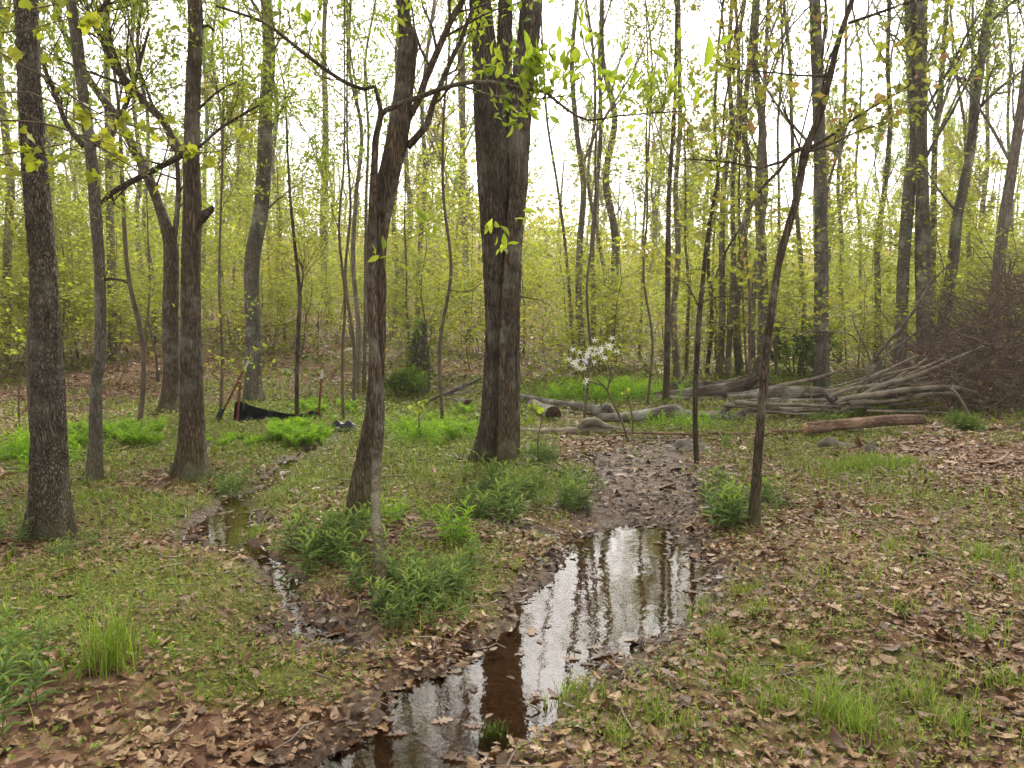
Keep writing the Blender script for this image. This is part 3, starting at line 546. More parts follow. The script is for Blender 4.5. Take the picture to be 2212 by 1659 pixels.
# --- leaning pair in the middle
g = G(775, 1128); Y5 = g[1]; gf = G(815, 1318); D5 = Y5 - 0.12
t = thing('tree', g, 'multi-stemmed leaning tree left of centre with a long leafy branch across the top', 'tree')
pts, rad, top = hero_stem(t, 'trunk', [(776,1128,54),(779,1060,48),(788,986,38),(806,886,34),(815,760,34),(817,640,36),(817,533,36),(836,400,46),(858,300,48),(872,200,42),(881,110,42),(882,78,38),(874,50,29),(870,0,29)], Y5, M['brown'], 52, 0.028, 0.007, 26, 0.35, 10, 7, vf=4)
hero_stem(t, 'front_stem', [(815,1322,24,gf[1]),(822,1239,25,gf[1]+.3),(818,1180,24,gf[1]+.6),(811,1106,22,gf[1]+1.0),(815,986,22,D5-.2),(820,886,22,D5-.1),(806,720,22,D5-.08),(804,533,22,D5),(805,443,18,D5),(810,333,15,D5),(812,300,14,D5),(824,245,13,D5)], D5, M['brown'], 24, 0.035, 0.003, 30, 0.2, 0, 8)
wb, lf = Wood(), []
side_branch(wb, lf, [(822,250,13),(834,238,13),(904,210,12),(984,183,11),(1057,177,9),(1120,190,8),(1180,200,7),(1220,233,6),(1270,260,5),(1337,250,4),(1474,240,3)], D5 - .5, 1, .38, 3, 15, 4, t0=.45, up=0.6)
side_branch(wb, lf, [(824,245,12),(816,210,10),(810,187,9),(787,193,9),(737,173,9),(667,123,9),(617,83,8),(567,47,7),(467,13,5)], D5 - .3, 1, .4, 3, 9, 3)
lf2 = []
side_branch(wb, lf2, [(880,318,17),(924,267,15),(934,227,13),(970,140,11),(997,83,9),(1020,20,8)], Y5, 1, .8, 3, 6)
side_branch(wb, lf2, [(878,262,15),(904,217,15),(917,177,15),(944,113,15),(970,53,14),(1000,0,13),(1030,-60,12)], Y5, 1, .8, 3, 6)
side_branch(wb, lf, [(1000,185,5),(1040,200,4),(1090,212,4),(1170,213,3),(1260,200,2.5)], D5 - .5, 1, .4, 3, 7, 5, t0=.2, up=.6)
fb = MB(); foliage(fb, lf, OVATE, 0.075, 1, 0.04, 1.0, -0.5); foliage(fb, lf2, OVATE, 0.06, 2)
# bright sprays that hang before the big double trunk
def cluster(fb, px, py, Y, r, n_, size=0.085, upb=0.6):
    n = max(4, int(n_ * .6)); c0 = P(px, py, Y); rr = r * Y / FPX; c = c0 + rng.normal(0, 0.5, (n, 3)) * rr; d = rdir(n); d[:, 2] += upb
    leaves(fb, OVATE, c, d, rdir(n) + np.array([0, -0.6, .3]), size * rng.lognormal(0, .25, n), rng.random(n))
for q in ((1080,125,38,16),(1110,140,40,24),(1150,145,36,20),(1060,160,30,14),(1130,175,36,16),(1190,165,30,12),(1100,225,34,20),(1140,235,36,22),(1075,235,25,10),(1095,255,18,6),(1115,272,18,6),(1160,120,26,10),(1250,170,40,14),(1310,160,40,14),(1200,190,30,10),(1380,180,50,14),
          (870,30,45,14),(850,65,38,14),(905,55,40,12),(1125,470,16,7),(1060,485,20,7),(1082,545,18,7),(1100,530,14,5),(820,550,16,9),(920,500,22,10)): cluster(fb, q[0], q[1], D5 - .5, q[2], q[3])
crown(t, top, 0.07, M['brown'], M['leafnear'], OVATE, 0.07, 8, 2.0, 2, 2, wood=wb, fol=fb)
# --- big double oak in the centre
g = G(1075, 1005); Y6 = g[1]
t = thing('oak_tree', g, 'massive multi-trunk oak in the centre with deeply furrowed bark', 'tree')
pts, rad, topA = hero_stem(t, 'trunk', [(1055,1012,62),(1062,940,54),(1066,886,52),(1073,720,50),(1070,553,56),(1066,400,68),(1059,267,68),(1052,167,60),(1043,67,48),(1037,0,46)], Y6, M['oak'], 90, 0.022, 0.015, 22, 0.95, 13, 9, vf=3)
_, _, topB = hero_stem(t, 'trunk', [(1102,1000,34),(1104,886,38),(1102,720,42),(1100,553,54),(1108,400,64),(1118,267,58),(1130,167,50),(1143,67,47),(1148,0,48)], Y6 + .1, M['oak'], 80, 0.025, 0.012, 22, 0.3, 13, 10, vf=3)
hero_stem(t, 'slim_trunk', [(1094,1008,40),(1094,940,38),(1095,886,37),(1096,720,34),(1104,600,36),(1110,520,36),(1116,440,36),(1118,400,30)], Y6 - .12, M['brown'], 40, 0.03, 0.006, 24, 0.25, 0, 11)
hero_stem(t, 'trunk', [(1085,300,44),(1087,200,38),(1090,100,32),(1092,0,30)], Y6 + .12, M['oak'], 50, 0.03, 0.01, 22, 0, 12, 12, base=False)
wb, lf = Wood(), []
side_branch(wb, lf, [(1122,640,3),(1170,650,2),(1190,660,2)], Y6, 0, .3, 2, 2, 2); side_branch(wb, lf, [(1040,612,3),(1010,630,2),(960,625,2)], Y6 - .2, 0, .3, 2, 3, 3)
mb = MB(); tube(mb, resample(path([(1052,1000,16),(1030,1020,20),(1015,1040,14),(1002,1048,8)], Y6 - .1)[0], [0.045, 0.06, 0.04, 0.015], .03)[0], np.linspace(0.06, 0.02, len(resample(path([(1052,1000,16),(1030,1020,20),(1015,1040,14),(1002,1048,8)], Y6 - .1)[0], [0.045, 0.06, 0.04, 0.015], .03)[0])), 16, 0, bark_disp(0.006, 30, 0, 0, 4, 13, 0.1)); obj('root', mb, M['oak'], t)
fb = MB(); foliage(fb, lf, OVATE, .06, 2)
crown(t, topA, 0.13, M['oak'], M['leaf'], OVATE, 0.07, 9, 3.2, 2, 3, wood=wb, fol=fb, done=False); crown(t, topB, 0.13, M['oak'], M['leaf'], OVATE, 0.07, 9, 3.2, 2, 3, wood=wb, fol=fb)
# --- thin leaning tree on the right
g = G(1625, 1150); Y7 = g[1]
t = thing('tree', g, 'thin tree in the right foreground leaning right, forking and rusty leaved above', 'tree')
pts, rad, top = hero_stem(t, 'trunk', [(1624,1152,31),(1630,1103,27),(1637,986,20),(1645,886,20),(1657,753,19),(1669,653,17),(1686,553,17),(1703,490,17),(1720,433,17),(1738,333,20),(1757,283,16),(1776,233,16),(1792,167,15),(1808,100,13),(1841,0,12)], Y7, M['brown'], 30, 0.035, 0.004, 30, 0.3, 8, 14)
wb, lf = Wood(), []
side_branch(wb, lf, [(1735,320,11),(1722,323,9),(1688,350,7),(1642,363,6),(1575,350,5),(1475,343,3)], Y7, 1, .5, 4, 10)
side_branch(wb, lf, [(1725,325,9),(1708,333,8),(1682,370,7),(1642,410,7),(1608,477,6),(1568,543,5),(1545,600,4)], Y7 + .2, 1, .4, 3, 6)
side_branch(wb, lf, [(1745,322,10),(1795,293,7),(1858,247,6),(1942,200,4),(2008,150,3)], Y7, 1, .6, 4, 10)
side_branch(wb, lf, [(1740,330,7),(1800,310,5),(1850,285,4),(1890,272,3)], Y7 - .1, 1, .4, 4, 8)
side_branch(wb, lf, [(1833,50,8),(1892,30,7),(1975,0,6)], Y7, 1, .5, 3, 5); side_branch(wb, lf, [(1790,164,7),(1725,163,5),(1680,158,4),(1625,152,3)], Y7, 1, .5, 3, 7)
side_branch(wb, lf, [(1765,245,6),(1790,130,5),(1810,85,4)], Y7 + .1, 1, .5, 3, 5)
side_branch(wb, lf, [(1738,345,6),(1700,250,4),(1680,190,3)], Y7 - .1, 1, .5, 3, 6)
fb = MB(); foliage(fb, lf, MAPLE, 0.034, 1, .05, 1, .5); crown(t, top, 0.05, M['brown'], M['leafred'], MAPLE, 0.035, 7, 1.4, 2, 1, wood=wb, fol=fb)
# --- straight trees right of it
def tall(px, lab, mt='far', bpx=None, sides=22, amp=0.006, ztop=17, nb=12, L=3.0, leaf=0.075, lm='leaf', per=2, sb=(), flare=.3, name='tree', cr=True, group=None):
    b = G(*(bpx or px[0][:2])); t = thing(name, b, lab, 'tree', group)
    pts, rad, top = hero_stem(t, 'trunk', px, b[1], M[mt], sides, 0.12, amp, 12, flare, ztop, random.randint(1, 90))
    wb, lf = Wood(), []
    for s in sb: side_branch(wb, lf, s, b[1], 1, 1.0, 3, 6)
    # forking limbs from the height where the crown opens
    fb = MB(); allp = [p for p in pts if p[2] > 3.5] + list(top)
    if mt == 'far' and cr:
        for k in range(4):
            i = random.randint(0, max(0, len(allp) - 7)); q = allp[i] + (allp[i + 1] - allp[i]) * random.random(); a = random.uniform(0, 6.28); wb.append(MB())
            grow(wb[-1], lf, q, (math.cos(a) * .6, math.sin(a) * .3, 1), random.uniform(3, 5.5), rad[-1] * random.uniform(.5, .8), 2, .5, 5, .6, .16, 4)
    foliage(fb, lf, SMALL, leaf, per)
    if cr: crown(t, allp, rad[-1] * 0.9, M[mt], M[lm], SMALL, leaf, nb, L, 2, per, up=.75, sp=.6, wood=wb, fol=fb)
    return t
tall([(1775,845,38),(1774,700,33),(1774,553,32),(1773,467,28),(1771,333,28),(1766,167,27),(1760,0,26)], 'straight grey trunk rising behind the end of the fallen grey log, right of centre', 'grey', sides=36)
tall([(1943,850,28),(1948,686,27),(1953,553,28),(1965,400,30),(1978,300,28),(1970,150,27),(1965,0,26)], 'left trunk of the tight pair rising behind the brush pile', 'grey', bpx=(1943,822), sides=30, sb=[[(1965,120,6),(1940,85,5),(1895,55,3)]])
tall([(1996,840,40),(1997,700,38),(1994,553,38),(1992,400,30),(1990,267,28),(1991,0,26)], 'right and darker trunk of the tight pair rising behind the brush pile', 'grey', bpx=(1996,824), sides=30)
tall([(2012,840,18),(2015,553,15),(2020,300,14),(2030,220,14),(2038,100,11),(2046,0,10)], 'slender trunk close against the right side of the tight pair', 'far', bpx=(2012,806), sb=[[(2022,290,6),(2050,180,5),(2075,120,4),(2130,20,3)]])
tall([(2022,840,32),(2040,686,30),(2060,553,27),(2068,470,25),(2095,333,22),(2112,180,22),(2138,0,20)], 'tall trunk leaning right above the brush pile with upswept side branches', 'grey', bpx=(2022,826), sides=30, sb=[[(2117,230,9),(2160,190,8),(2212,150,6)],[(2138,50,10),(2175,15,9),(2220,-20,7)],[(2098,190,5),(2085,175,4),(2072,165,3)],[(2130,50,6),(2100,85,5),(2060,150,5),(2012,240,5)]])
tall([(2140,870,32),(2145,720,28),(2159,553,28),(2173,450,28),(2188,350,24),(2203,250,21),(2220,120,18)], 'furthest right trunk, leaning right out of the picture behind the brush', 'far', bpx=(2140,845), sides=28)
tall([(1505,1003,10),(1502,930,11),(1502,853,12),(1508,720,13),(1517,620,11),(1530,500,9),(1548,400,7),(1560,300,5)], 'slim sapling standing alone just right of the flat grey stone', 'brown', sides=16, amp=.002, ztop=6.5, nb=8, L=1.0, leaf=.045, sb=[[(1512,655,4),(1560,640,3),(1625,648,2.5)],[(1508,660,4),(1480,610,3),(1440,600,2)]], lm='leafolive', cr=True)
tall([(1438,876,15),(1442,720,14),(1443,553,12),(1446,400,10),(1457,233,8),(1462,0,7)], 'slender dark trunk beside the left end of the stacked brown logs', 'brown', sides=18, amp=.003, ztop=11, nb=14, L=1.7, leaf=.055, lm='leafolive')
tall([(365,893,50),(368,840,38),(370,786,36),(368,686,37),(370,553,35),(362,500,30),(342,440,22),(320,383,24),(290,320,22),(243,240,20),(205,190,17),(150,100,14)], 'dark tree half hidden behind the brown tree with the broken stub', 'brown', sides=36, amp=.006, ztop=10, nb=12, L=2, leaf=.065, sb=[[(375,530,15),(385,420,12),(380,300,10)]])
tall([(246,783,34),(244,740,24),(243,650,22),(240,553,20),(236,400,18),(232,200,15),(228,0,12)], 'brown trunk with flared foot on the leafy rise at left, behind the kinked tree', 'far', ztop=14)
tall([(643,940,12),(641,850,10),(643,753,9),(645,700,10),(648,640,9),(640,560,8),(632,480,7),(625,400,6),(618,250,4)], 'thin sapling rising through the bright ferns in front of the fence', 'brown', sides=12, amp=.001, ztop=6.5, nb=7, L=1.0, leaf=.05, sb=[[(648,640,5),(655,590,4),(645,560,3)],[(642,690,2.5),(620,700,2),(570,705,1.5)]])
# --- trees of the middle distance: (foot px, foot py, width, top px, top width, material, label)
MID = [(12,790,24,4,18,'far','grey trunk cut by the left picture edge behind the stout tree'),(172,706,9,150,5,'far','thin distant trunk between the stout tree and the kinked tree'),
 (300,722,13,288,8,'far','narrow ivy-dark trunk on the rise right of the kinked tree'),(332,735,11,300,7,'far','narrow pale trunk just left of the half hidden dark tree'),
 (480,716,8,474,5,'far','thin distant trunk midway between stubbed tree and fence tree'),(507,720,7,520,4,'far','thinnest distant trunk close left of the fence tree'),
 (612,705,13,575,8,'far','left-leaning distant trunk right of the fence tree'),(714,705,22,700,10,'far','broad distant trunk forking high between fence tree and leaning tree'),
 (770,850,12,758,7,'far','thin trunk close left of the leaning multi-stemmed tree'),(786,848,9,800,5,'far','thin trunk hidden partly behind the leaning multi-stemmed tree'),
 (852,722,11,862,6,'far','first distant trunk right of the leaning tree'),(882,715,14,872,8,'far','second distant trunk right of the leaning tree'),(903,735,13,935,7,'far','trunk rising behind the viny snag'),
 (980,712,15,1000,8,'far','straight distant trunk midway between snag and central oak'),(1016,735,16,990,8,'far','forking trunk close left of the central oak'),
 (1240,790,8,1165,4,'far','thin trunk leaning left beyond the central oak'),(1263,810,17,1232,9,'far','stouter trunk behind the white-flowered shrub'),(1277,800,13,1300,7,'far','trunk crossing close behind the white-flowered shrub'),
 (1312,770,10,1262,6,'far','dark leaning trunk right of the white-flowered shrub'),(1331,772,22,1308,10,'far','broad pale trunk behind the right side of the white-flowered shrub'),
 (1381,780,7,1400,4,'far','thin crooked trunk halfway between flowered shrub and slender dark trunk'),(1463,822,15,1470,8,'far','shaggy-barked trunk close right of the slender dark trunk'),
 (1526,815,10,1562,6,'brown','leaning trunk behind the slim sapling'),(1553,818,17,1583,9,'far','first of the cluster of grey trunks behind the stacked logs'),(1570,820,14,1600,7,'far','second of the cluster of grey trunks behind the stacked logs'),
 (1598,815,19,1625,10,'far','broad grey trunk behind the middle of the stacked logs'),(1627,822,15,1655,8,'far','dark trunk left of the thin leaning tree, behind the log ends'),(1644,832,27,1640,13,'far','broad reddish-footed trunk just behind the thin leaning tree'),
 (1728,815,13,1700,7,'far','trunk rising behind the dense green bush'),(1678,820,8,1690,5,'far','thin trunk between the thin leaning tree and the green bush'),(1813,785,12,1828,6,'far','distant trunk close right of the straight grey trunk'),
 (1893,790,17,1925,9,'far','distant forked trunk midway between straight grey trunk and tight pair'),(1866,770,8,1850,4,'far','thin distant trunk left of the forked one near the brush pile'),(2080,765,12,2100,6,'far','distant trunk behind the tall trunk leaning over the brush'),
 (2112,770,10,2052,5,'far','distant trunk seen above the middle of the brush'),(2190,775,11,2180,6,'far','distant trunk above the brush near the right picture edge')]
for (bx, by, w0, tx, w1, mt, lab) in MID:
    n = 7; px = []
    for k in range(n):
        u = k / (n - 1); px.append((bx + (tx - bx) * u + random.gauss(0, 7) * (0 < k), by * (1 - u), w0 + (w1 - w0) * u))
    far = by < 760; kk = 1.0
    tall(px, lab, mt, sides=14, amp=0.0, ztop=17 if far else 13, nb=16 if bx < 1200 else 13, L=2.4 if far else 2.0, leaf=.075 if far else .055, lm=random.choice(('leaf', 'leaf', 'leafolive')), per=2 if bx < 1200 else 1, flare=.25)
# --- far trees, copies of five
FT = []
def far_tree(ht, r, k):
    t = thing('tree', (0, 0, 0), 'distant slender tree in new leaf on the wooded rise behind the clearing', 'tree', 'distant trees on the wooded rise')
    pts = [np.array([0, 0, -.3])]
    for s in range(8): pts.append(pts[-1] + np.array([random.gauss(0, .15), random.gauss(0, .15), (ht + .3) / 8]))
    mb = MB(); P1, R1 = resample(pts, np.linspace(r, r * .25, 9), .5); tube(mb, P1, R1, 10, 0, cap=False); obj('trunk', mb, M['far'], t)
    crown(t, pts[3:], r * .55, M['far'], M[('leaf', 'leafolive')[k % 2]], SMALL, 0.13, 13, ht * .2, 2, 3, up=.8, one=True, sp=.6); return t
for k in range(5): FT.append(far_tree((7, 9, 16, 8, 12)[k], (.08, .1, .16, .09, .13)[k], k))
n = 0; first = [True] * 5
while n < 64:
    y = random.uniform(32, 85); x = random.uniform(-.8, .8) * y; k = n % 5; sc = random.uniform(.8, 1.15)
    if first[k]: o = FT[k]; first[k] = False; o.location = (x, y, H(x, y)); o.rotation_euler = (0, 0, random.uniform(0, 6)); o.scale = (sc,) * 3
    else: copy_tree(FT[k], (x, y, H(x, y)), random.uniform(0, 6.28), sc)
    n += 1
# --- understory saplings
def sapling(ht, k):
    t = thing('sapling', (0, 0, 0), 'yellow-green understory sapling with layered leaf sprays among the trunks', 'sapling', 'understory saplings on the rise')
    pts = [np.array([0, 0, -.1])]
    for s in range(6): pts.append(pts[-1] + np.array([random.gauss(0, .07), random.gauss(0, .07), ht / 6]))
    mb = MB(); tube(mb, pts, np.linspace(.018, .005, 7) * ht / 2.5, 6); wb = MB(); lf = []
    for j in range(int(13 * ht / 2.5)):
        q = random.uniform(.15, 1) * 5.9; i = int(q); p = pts[i] + (pts[i + 1] - pts[i]) * (q - i); a = random.uniform(0, 6.28)
        grow(wb, lf, p, (math.cos(a), math.sin(a), .35), random.uniform(.6, 1.2) * ht / 3 + .2, .007, 1, .02, 4, 1.0, .15, 7)
    fb = MB(); foliage(fb, lf, SMALL, .08, 4, .12, .35); obj('stem', mb, M['twig'], t); obj('branches', wb, M['twig'], t); obj('foliage', fb, M['under'], t); return t
SP_ = [sapling(h, i) for i, h in enumerate((2.2, 3.0, 3.6, 4.6, 5.6, 2.6))]; first = [True] * 6; n = 0
while n < 296:
    y = 16 + 36 * random.random()**1.15; x = random.uniform(-.78, .8) * y
    if y < 22 and -11 < x < -2.5 and random.random() < .75: continue
    if y < 18 and x > -3 and random.random() < .7: continue
    if x > 6 and y < 17: continue
    k = n % 6; sc = random.uniform(.75, 1.2); n += 1
    if first[k]: o = SP_[k]; first[k] = False; o.location = (x, y, H(x, y)); o.rotation_euler = (0, 0, random.uniform(0, 6)); o.scale = (sc,) * 3
    else: copy_tree(SP_[k], (x, y, H(x, y)), random.uniform(0, 6.28), sc)
# --- low undergrowth on the rise
fb = MB(); N = 30000; y = 15.5 + 32 * rng.random(N); x = rng.uniform(-.85, .85, N) * y; k = (noise3(x * .5, y * .5, 0, 71) + .35 * noise3(x * 2, y * 2, 0, 72) > .0 + .5 * ((x < -3) & (y < 23) & (x > -12))) & ~((x > 6) & (y < 18)); x, y = x[k], y[k]; n = len(x)
leaves(fb, SMALL, np.c_[x, y, hgt(x, y) + rng.random(n)**1.4 * (.5 + .7 * (noise3(x, y, 0, 73) + 1))], rdir(n, .5), rdir(n) + np.array([0, 0, .8]), .085 * rng.lognormal(0, .3, n), rng.random(n))
for k in range(420):
    yy = random.uniform(16, 42); xx = random.uniform(-.8, .8) * yy; hz = H(xx, yy); a = random.gauss(0, .15); tube(fb, [(xx, yy, hz), (xx + a, yy + .1, hz + .8), (xx + a * 2.2, yy, hz + random.uniform(1.2, 2.4))], [.009, .007, .003], 3, 0, cap=False)
tag(obj('undergrowth', fb, M['leafolive'], smooth=False), 'knee-high yellow-green undergrowth veiling the leafy rise between the trunks', 'undergrowth', kind='stuff')
# --- the far wood that reads as one mass
fb, wb = MB(), MB(); N = 38000
y = rng.uniform(52, 110, N); x = rng.uniform(-.85, .85, N) * y; zc = noise3(x * .12, y * .12, 0, 61) * 1.5; z = hgt(x, y) + rng.random(N)**1.2 * (5.2 + zc * 2.2)
leaves(fb, SMALL, np.c_[x, y, z], rdir(N, .4), rdir(N), .42 * rng.lognormal(0, .3, N), rng.random(N))
for k in range(90):
    yy = random.uniform(60, 105); xx = random.uniform(-.8, .8) * yy; hz = H(xx, yy); tube(wb, [(xx, yy, hz - .5), (xx + random.gauss(0, .4), yy, hz + 7), (xx + random.gauss(0, .8), yy, hz + 12)], [.15, .11, .03], 6)
fo = tag(obj('far_woods', fb, M['leafolive'], smooth=False), 'hazy yellow-green far woods closing the view behind all trunks', 'woods', kind='stuff')
tag(obj('far_trunks', wb, M['far']), 'faint grey trunks of the far woods behind everything', 'woods', kind='stuff')

# ---------------------------------------------------------------- maple reaching in from the left
t = thing('maple_tree', (-4.2, 4.6, H(-4.2, 4.6)), 'maple reaching in from beyond the left edge with large yellow-green leaves', 'tree')
mb = MB(); q = [np.array([-4.2, 4.6, -.1]), np.array([-4.15, 4.6, 1.5]), np.array([-4.2, 4.65, 3.2]), np.array([-4.1, 4.6, 5.5])]; P1, R1 = resample(q, [.07, .055, .05, .02], .1); tube(mb, P1, R1, 16, 0, bark_disp(.002, 20, .2, 0, 4, 3)); obj('trunk', mb, M['grey'], t)
wb, fb = MB(), MB()
for br in ([(-40,95,4),(0,113,4),(50,143,4),(110,173,4),(187,230,3.5),(267,267,3),(330,275,2.5),(400,285,2)],[(-40,200,4),(0,200,4),(67,200,4),(113,220,4),(167,250,3.5),(240,262,3),(300,276,2)],
           [(-40,258,5),(0,260,5),(67,263,5),(133,277,4.5),(200,307,4),(267,350,3.5),(317,380,3),(353,407,2)],[(-40,340,4),(0,335,4),(67,323,4),(143,310,3),(180,290,2)],[(-40,330,4),(0,347,4),(50,373,3),(107,387,3)],
           [(-40,60,4),(0,70,4),(80,60,3),(150,40,3),(240,50,2)],[(-40,465,4),(0,463,3),(55,462,2)],[(-40,20,4),(30,25,4),(120,10,3)],[(233,277,3),(283,303,3),(333,320,2.5),(433,330,2.5),(533,317,2)]):
    p_, r_ = path(br, 4.3); c0 = np.array([-4.15, 4.6, p_[0][2] - .15])
    P1, R1 = resample([c0] + p_ if br[0][0] < 0 else p_, ([.014] + r_) if br[0][0] < 0 else r_, .06); tube(wb, P1, R1, 6)
    for k in range(int(len(P1) * .6)):
        i = random.randint(4, len(P1) - 1)
        if P1[i][0] < -2.9 or P1[i][1] < 4.2: continue
        L_ = random.uniform(.04, .22); dd = np.array([random.gauss(0, 1), random.gauss(0, 1), random.uniform(-.4, .6)]); dd /= np.linalg.norm(dd); e = P1[i] + dd * L_; tube(wb, [P1[i], e], [.003, .0015], 4)
        m = random.randint(2, 5); d = rdir(m, .5); d[:, 2] -= .45; leaves(fb, MAPLE, e + rng.normal(0, .02, (m, 3)), d, rdir(m, .5) + np.array([0, -.2, .9]), .048 * np.minimum(rng.lognormal(0, .25, m), 1.35), rng.random(m))
obj('branches', wb, M['twig'], t); obj('foliage', fb, M['leafmaple'], t)
# fine leafy canopy of near saplings filling the upper left and top
def leafy(px, Yt, lab, ht, r=.03, lm='leaf', nb=14, L=1.5, size=.05, z0=2.5, per=2, name='young_tree'):
    b = P(px[0], 700, Yt); b[2] = H(b[0], b[1]); t = thing(name, b, lab, 'young tree'); e = P(px[1], 0, Yt); pts = [b - np.array([0, 0, .1])]
    for k in range(1, 9): u = k / 8; pts.append(np.array([b[0] + (e[0] - b[0]) * u * ht / max(e[2], 1) + random.gauss(0, .05), b[1] + random.gauss(0, .05), b[2] + ht * u]))
    mb = MB(); P1, R1 = resample(pts, np.linspace(r, r * .2, 9), .1); tube(mb, P1, R1, 10); obj('stem', mb, M['twig'], t)
    crown(t, [p for p in pts if p[2] > z0], r * .8, M['twig'], M[lm], OVATE, size, nb, L, 2, per, up=.15); return t
leafy((290,250), 10.5, 'leafy young tree between kinked and stubbed trees, filling the upper left', 8.5, .035, size=.06, nb=20, L=1.8)
leafy((738,745), 11.8, 'leafy young tree left of the leaning multi-stemmed tree', 7.5, .025, size=.06, nb=14, L=1.3, z0=2.8)
leafy((760,745), 13.5, 'taller leafy young tree behind the leaning multi-stemmed tree', 9, .03, size=.065, nb=18, L=1.6)
leafy((955,960), 12.0, 'leafy young tree between the leaning tree and the central oak', 9, .03, size=.065, nb=16, L=1.5)
leafy((1260,1300), 11.5, 'leafy young tree close right of the central oak', 8, .022, size=.06, nb=9, L=1.3, z0=3.4)
leafy((1400,1400), 14, 'olive-leaved young tree before the slender dark trunk', 9, .025, 'leafolive', size=.05, nb=9, L=1.5, z0=3)
leafy((1620,1600), 15, 'rusty-tinted young tree behind the thin leaning tree', 9, .03, 'leafred', size=.045, nb=12, L=1.6, z0=3, per=1)
leafy((60,40), 9.0, 'leafy young tree seen just behind the stout tree at far left', 8, .03, size=.055, nb=16, L=1.5)
leafy((470,480), 12.5, 'leafy young tree between stubbed tree and fence tree', 8, .025, size=.06, nb=14, L=1.4, z0=2.6)

# ---------------------------------------------------------------- fallen wood
def log(px, Y, lab, mt, cat='log', name='fallen_log', seed=1, amp=.008, sides=28, cut=None, z=None, br=(), rough=.06):
    pts, rad = path(px, Y)
    if z is None:                                  # rest on the ground
        pts = [np.array([p[0], p[1], max(p[2], H(p[0], p[1]) + r * .75)]) for p, r in zip(pts, rad)]
    P1, R1 = resample(pts, rad, .05); mb = MB(); tube(mb, P1, R1, sides, 0, bark_disp(amp, 16, 0, 0, 4, seed, rough, 8)); c = thing(name, pts[0], lab, cat)
    obj('bark', mb, M[mt], c)
    for e, cm in (cut or {}).items():
        a, b = (P1[0], P1[1]) if e == 0 else (P1[-1], P1[-2]); d = (a - b) / np.linalg.norm(a - b); r = R1[0 if e == 0 else -1]; mb = MB(); tube(mb, [a - d * .01, a + d * .012], [r * .97, r * .93], 24); obj('cut_end', mb, M[cm], c)
    for s in br:
        mb = MB(); p_, r_ = path(s, Y); p2, r2 = resample(p_, r_, .05); tube(mb, p2, r2, 8, 0, bark_disp(.002, 10, 0, 0, 4, seed, .1)); obj('branch', mb, M[mt], c)
    return c
def LY(px, py): return G(px, py)[1]
ya = LY(1190, 912)
log([(1150,888,26,ya+1.5),(1170,892,30,ya+.8),(1195,895,37,ya)], ya, 'short grey log with a round dark sawn end beside the central oak', 'deadwood', seed=3, cut={1: 'cutdark'})
yb = LY(1300, 905)
log([(1120,858,18,yb+2.4),(1190,872,20,yb+1.5),(1255,886,24,yb+.7),(1295,890,30,yb),(1316,884,32,yb)], yb, 'long mossy log running back from its sawn end toward the oak', 'deadwood', seed=4, cut={1: 'cut'})
yc = LY(1240, 940)
log([(1118,930,14),(1160,936,13),(1203,936,16),(1254,932,18),(1300,932,15),(1370,934,12)], yc, 'bleached forked branch lying flat right of the oak foot', 'pole', 'branch', 'fallen_branch', 5, .003, 16, br=[[(1250,930,14),(1262,915,22),(1285,912,20),(1310,922,14),(1350,930,9)],[(1205,936,9),(1180,945,8),(1140,944,6)]])
yd = LY(1500, 918)
log([(1296,902,18),(1345,902,22),(1404,896,28),(1454,888,32),(1475,898,30),(1520,903,32),(1560,908,30),(1602,912,24)], yd, 'mottled grey log lying across the middle behind the slim sapling', 'deadwood', seed=6, br=[[(1548,900,14),(1570,882,14),(1588,872,12),(1606,868,7)],[(1560,905,12),(1600,894,14),(1635,882,12),(1660,884,8)]])
ye = LY(1500, 868)
log([(1415,860,22),(1450,858,26),(1490,852,30),(1542,845,34),(1580,838,32),(1612,828,26),(1636,812,20)], ye, 'thick dark brown log with a torn upper end, front one of the stack', 'rotlog', seed=7, amp=.015, rough=.14)
log([(1440,838,14,ye+.6),(1490,828,18,ye+.6),(1540,832,17,ye+.5),(1590,824,16,ye+.5),(1625,812,14,ye+.4)], ye + .5, 'thinner brown log lying on top at the back of the stack', 'rotlog', seed=8, z=1, amp=.012, rough=.14)
log([(1390,868,12),(1440,866,14),(1500,872,12),(1560,868,10)], ye - .2, 'thin bleached log at the near foot of the stack', 'deadwood', seed=9, amp=.004)
yf = LY(1680, 872)
log([(1570,868,20),(1610,862,24),(1655,850,30),(1700,848,30),(1758,848,30),(1790,852,26)], yf, 'grey log resting behind the thin leaning tree, ending at the brush', 'deadwood', seed=10)
log([(1660,838,8),(1700,830,9),(1760,818,9),(1820,800,7)], yf + .3, 'slender pole propped up against the straight grey trunk', 'pole', 'pole', 'fallen_pole', 11, .002, 10, z=1)
log([(1640,880,14),(1700,876,15),(1770,872,14),(1830,862,12)], yf - .5, 'weathered log lying low between the thin leaning tree and the pile', 'deadwood', seed=31)
log([(1560,892,9),(1620,888,10),(1690,890,11),(1750,884,9)], yf - .8, 'thin weathered log nearest the camera left of the brush pile', 'rotlog', seed=32)
log([(1500,846,14,ye+.9),(1560,842,16,ye+.9),(1640,836,16,ye+.9),(1720,838,14,ye+.9)], ye + .9, 'brown log behind the stack reaching toward the straight grey trunk', 'rotlog', seed=33)
yg = LY(1780, 944)
log([(1740,926,28),(1808,918,27),(1870,913,26),(1930,908,25),(1995,906,24)], yg, 'reddish brown log with a pale sawn left end below the brush pile', 'redlog', seed=12, amp=.012, rough=.10, cut={0: 'cut'})
yh = LY(1640, 944)
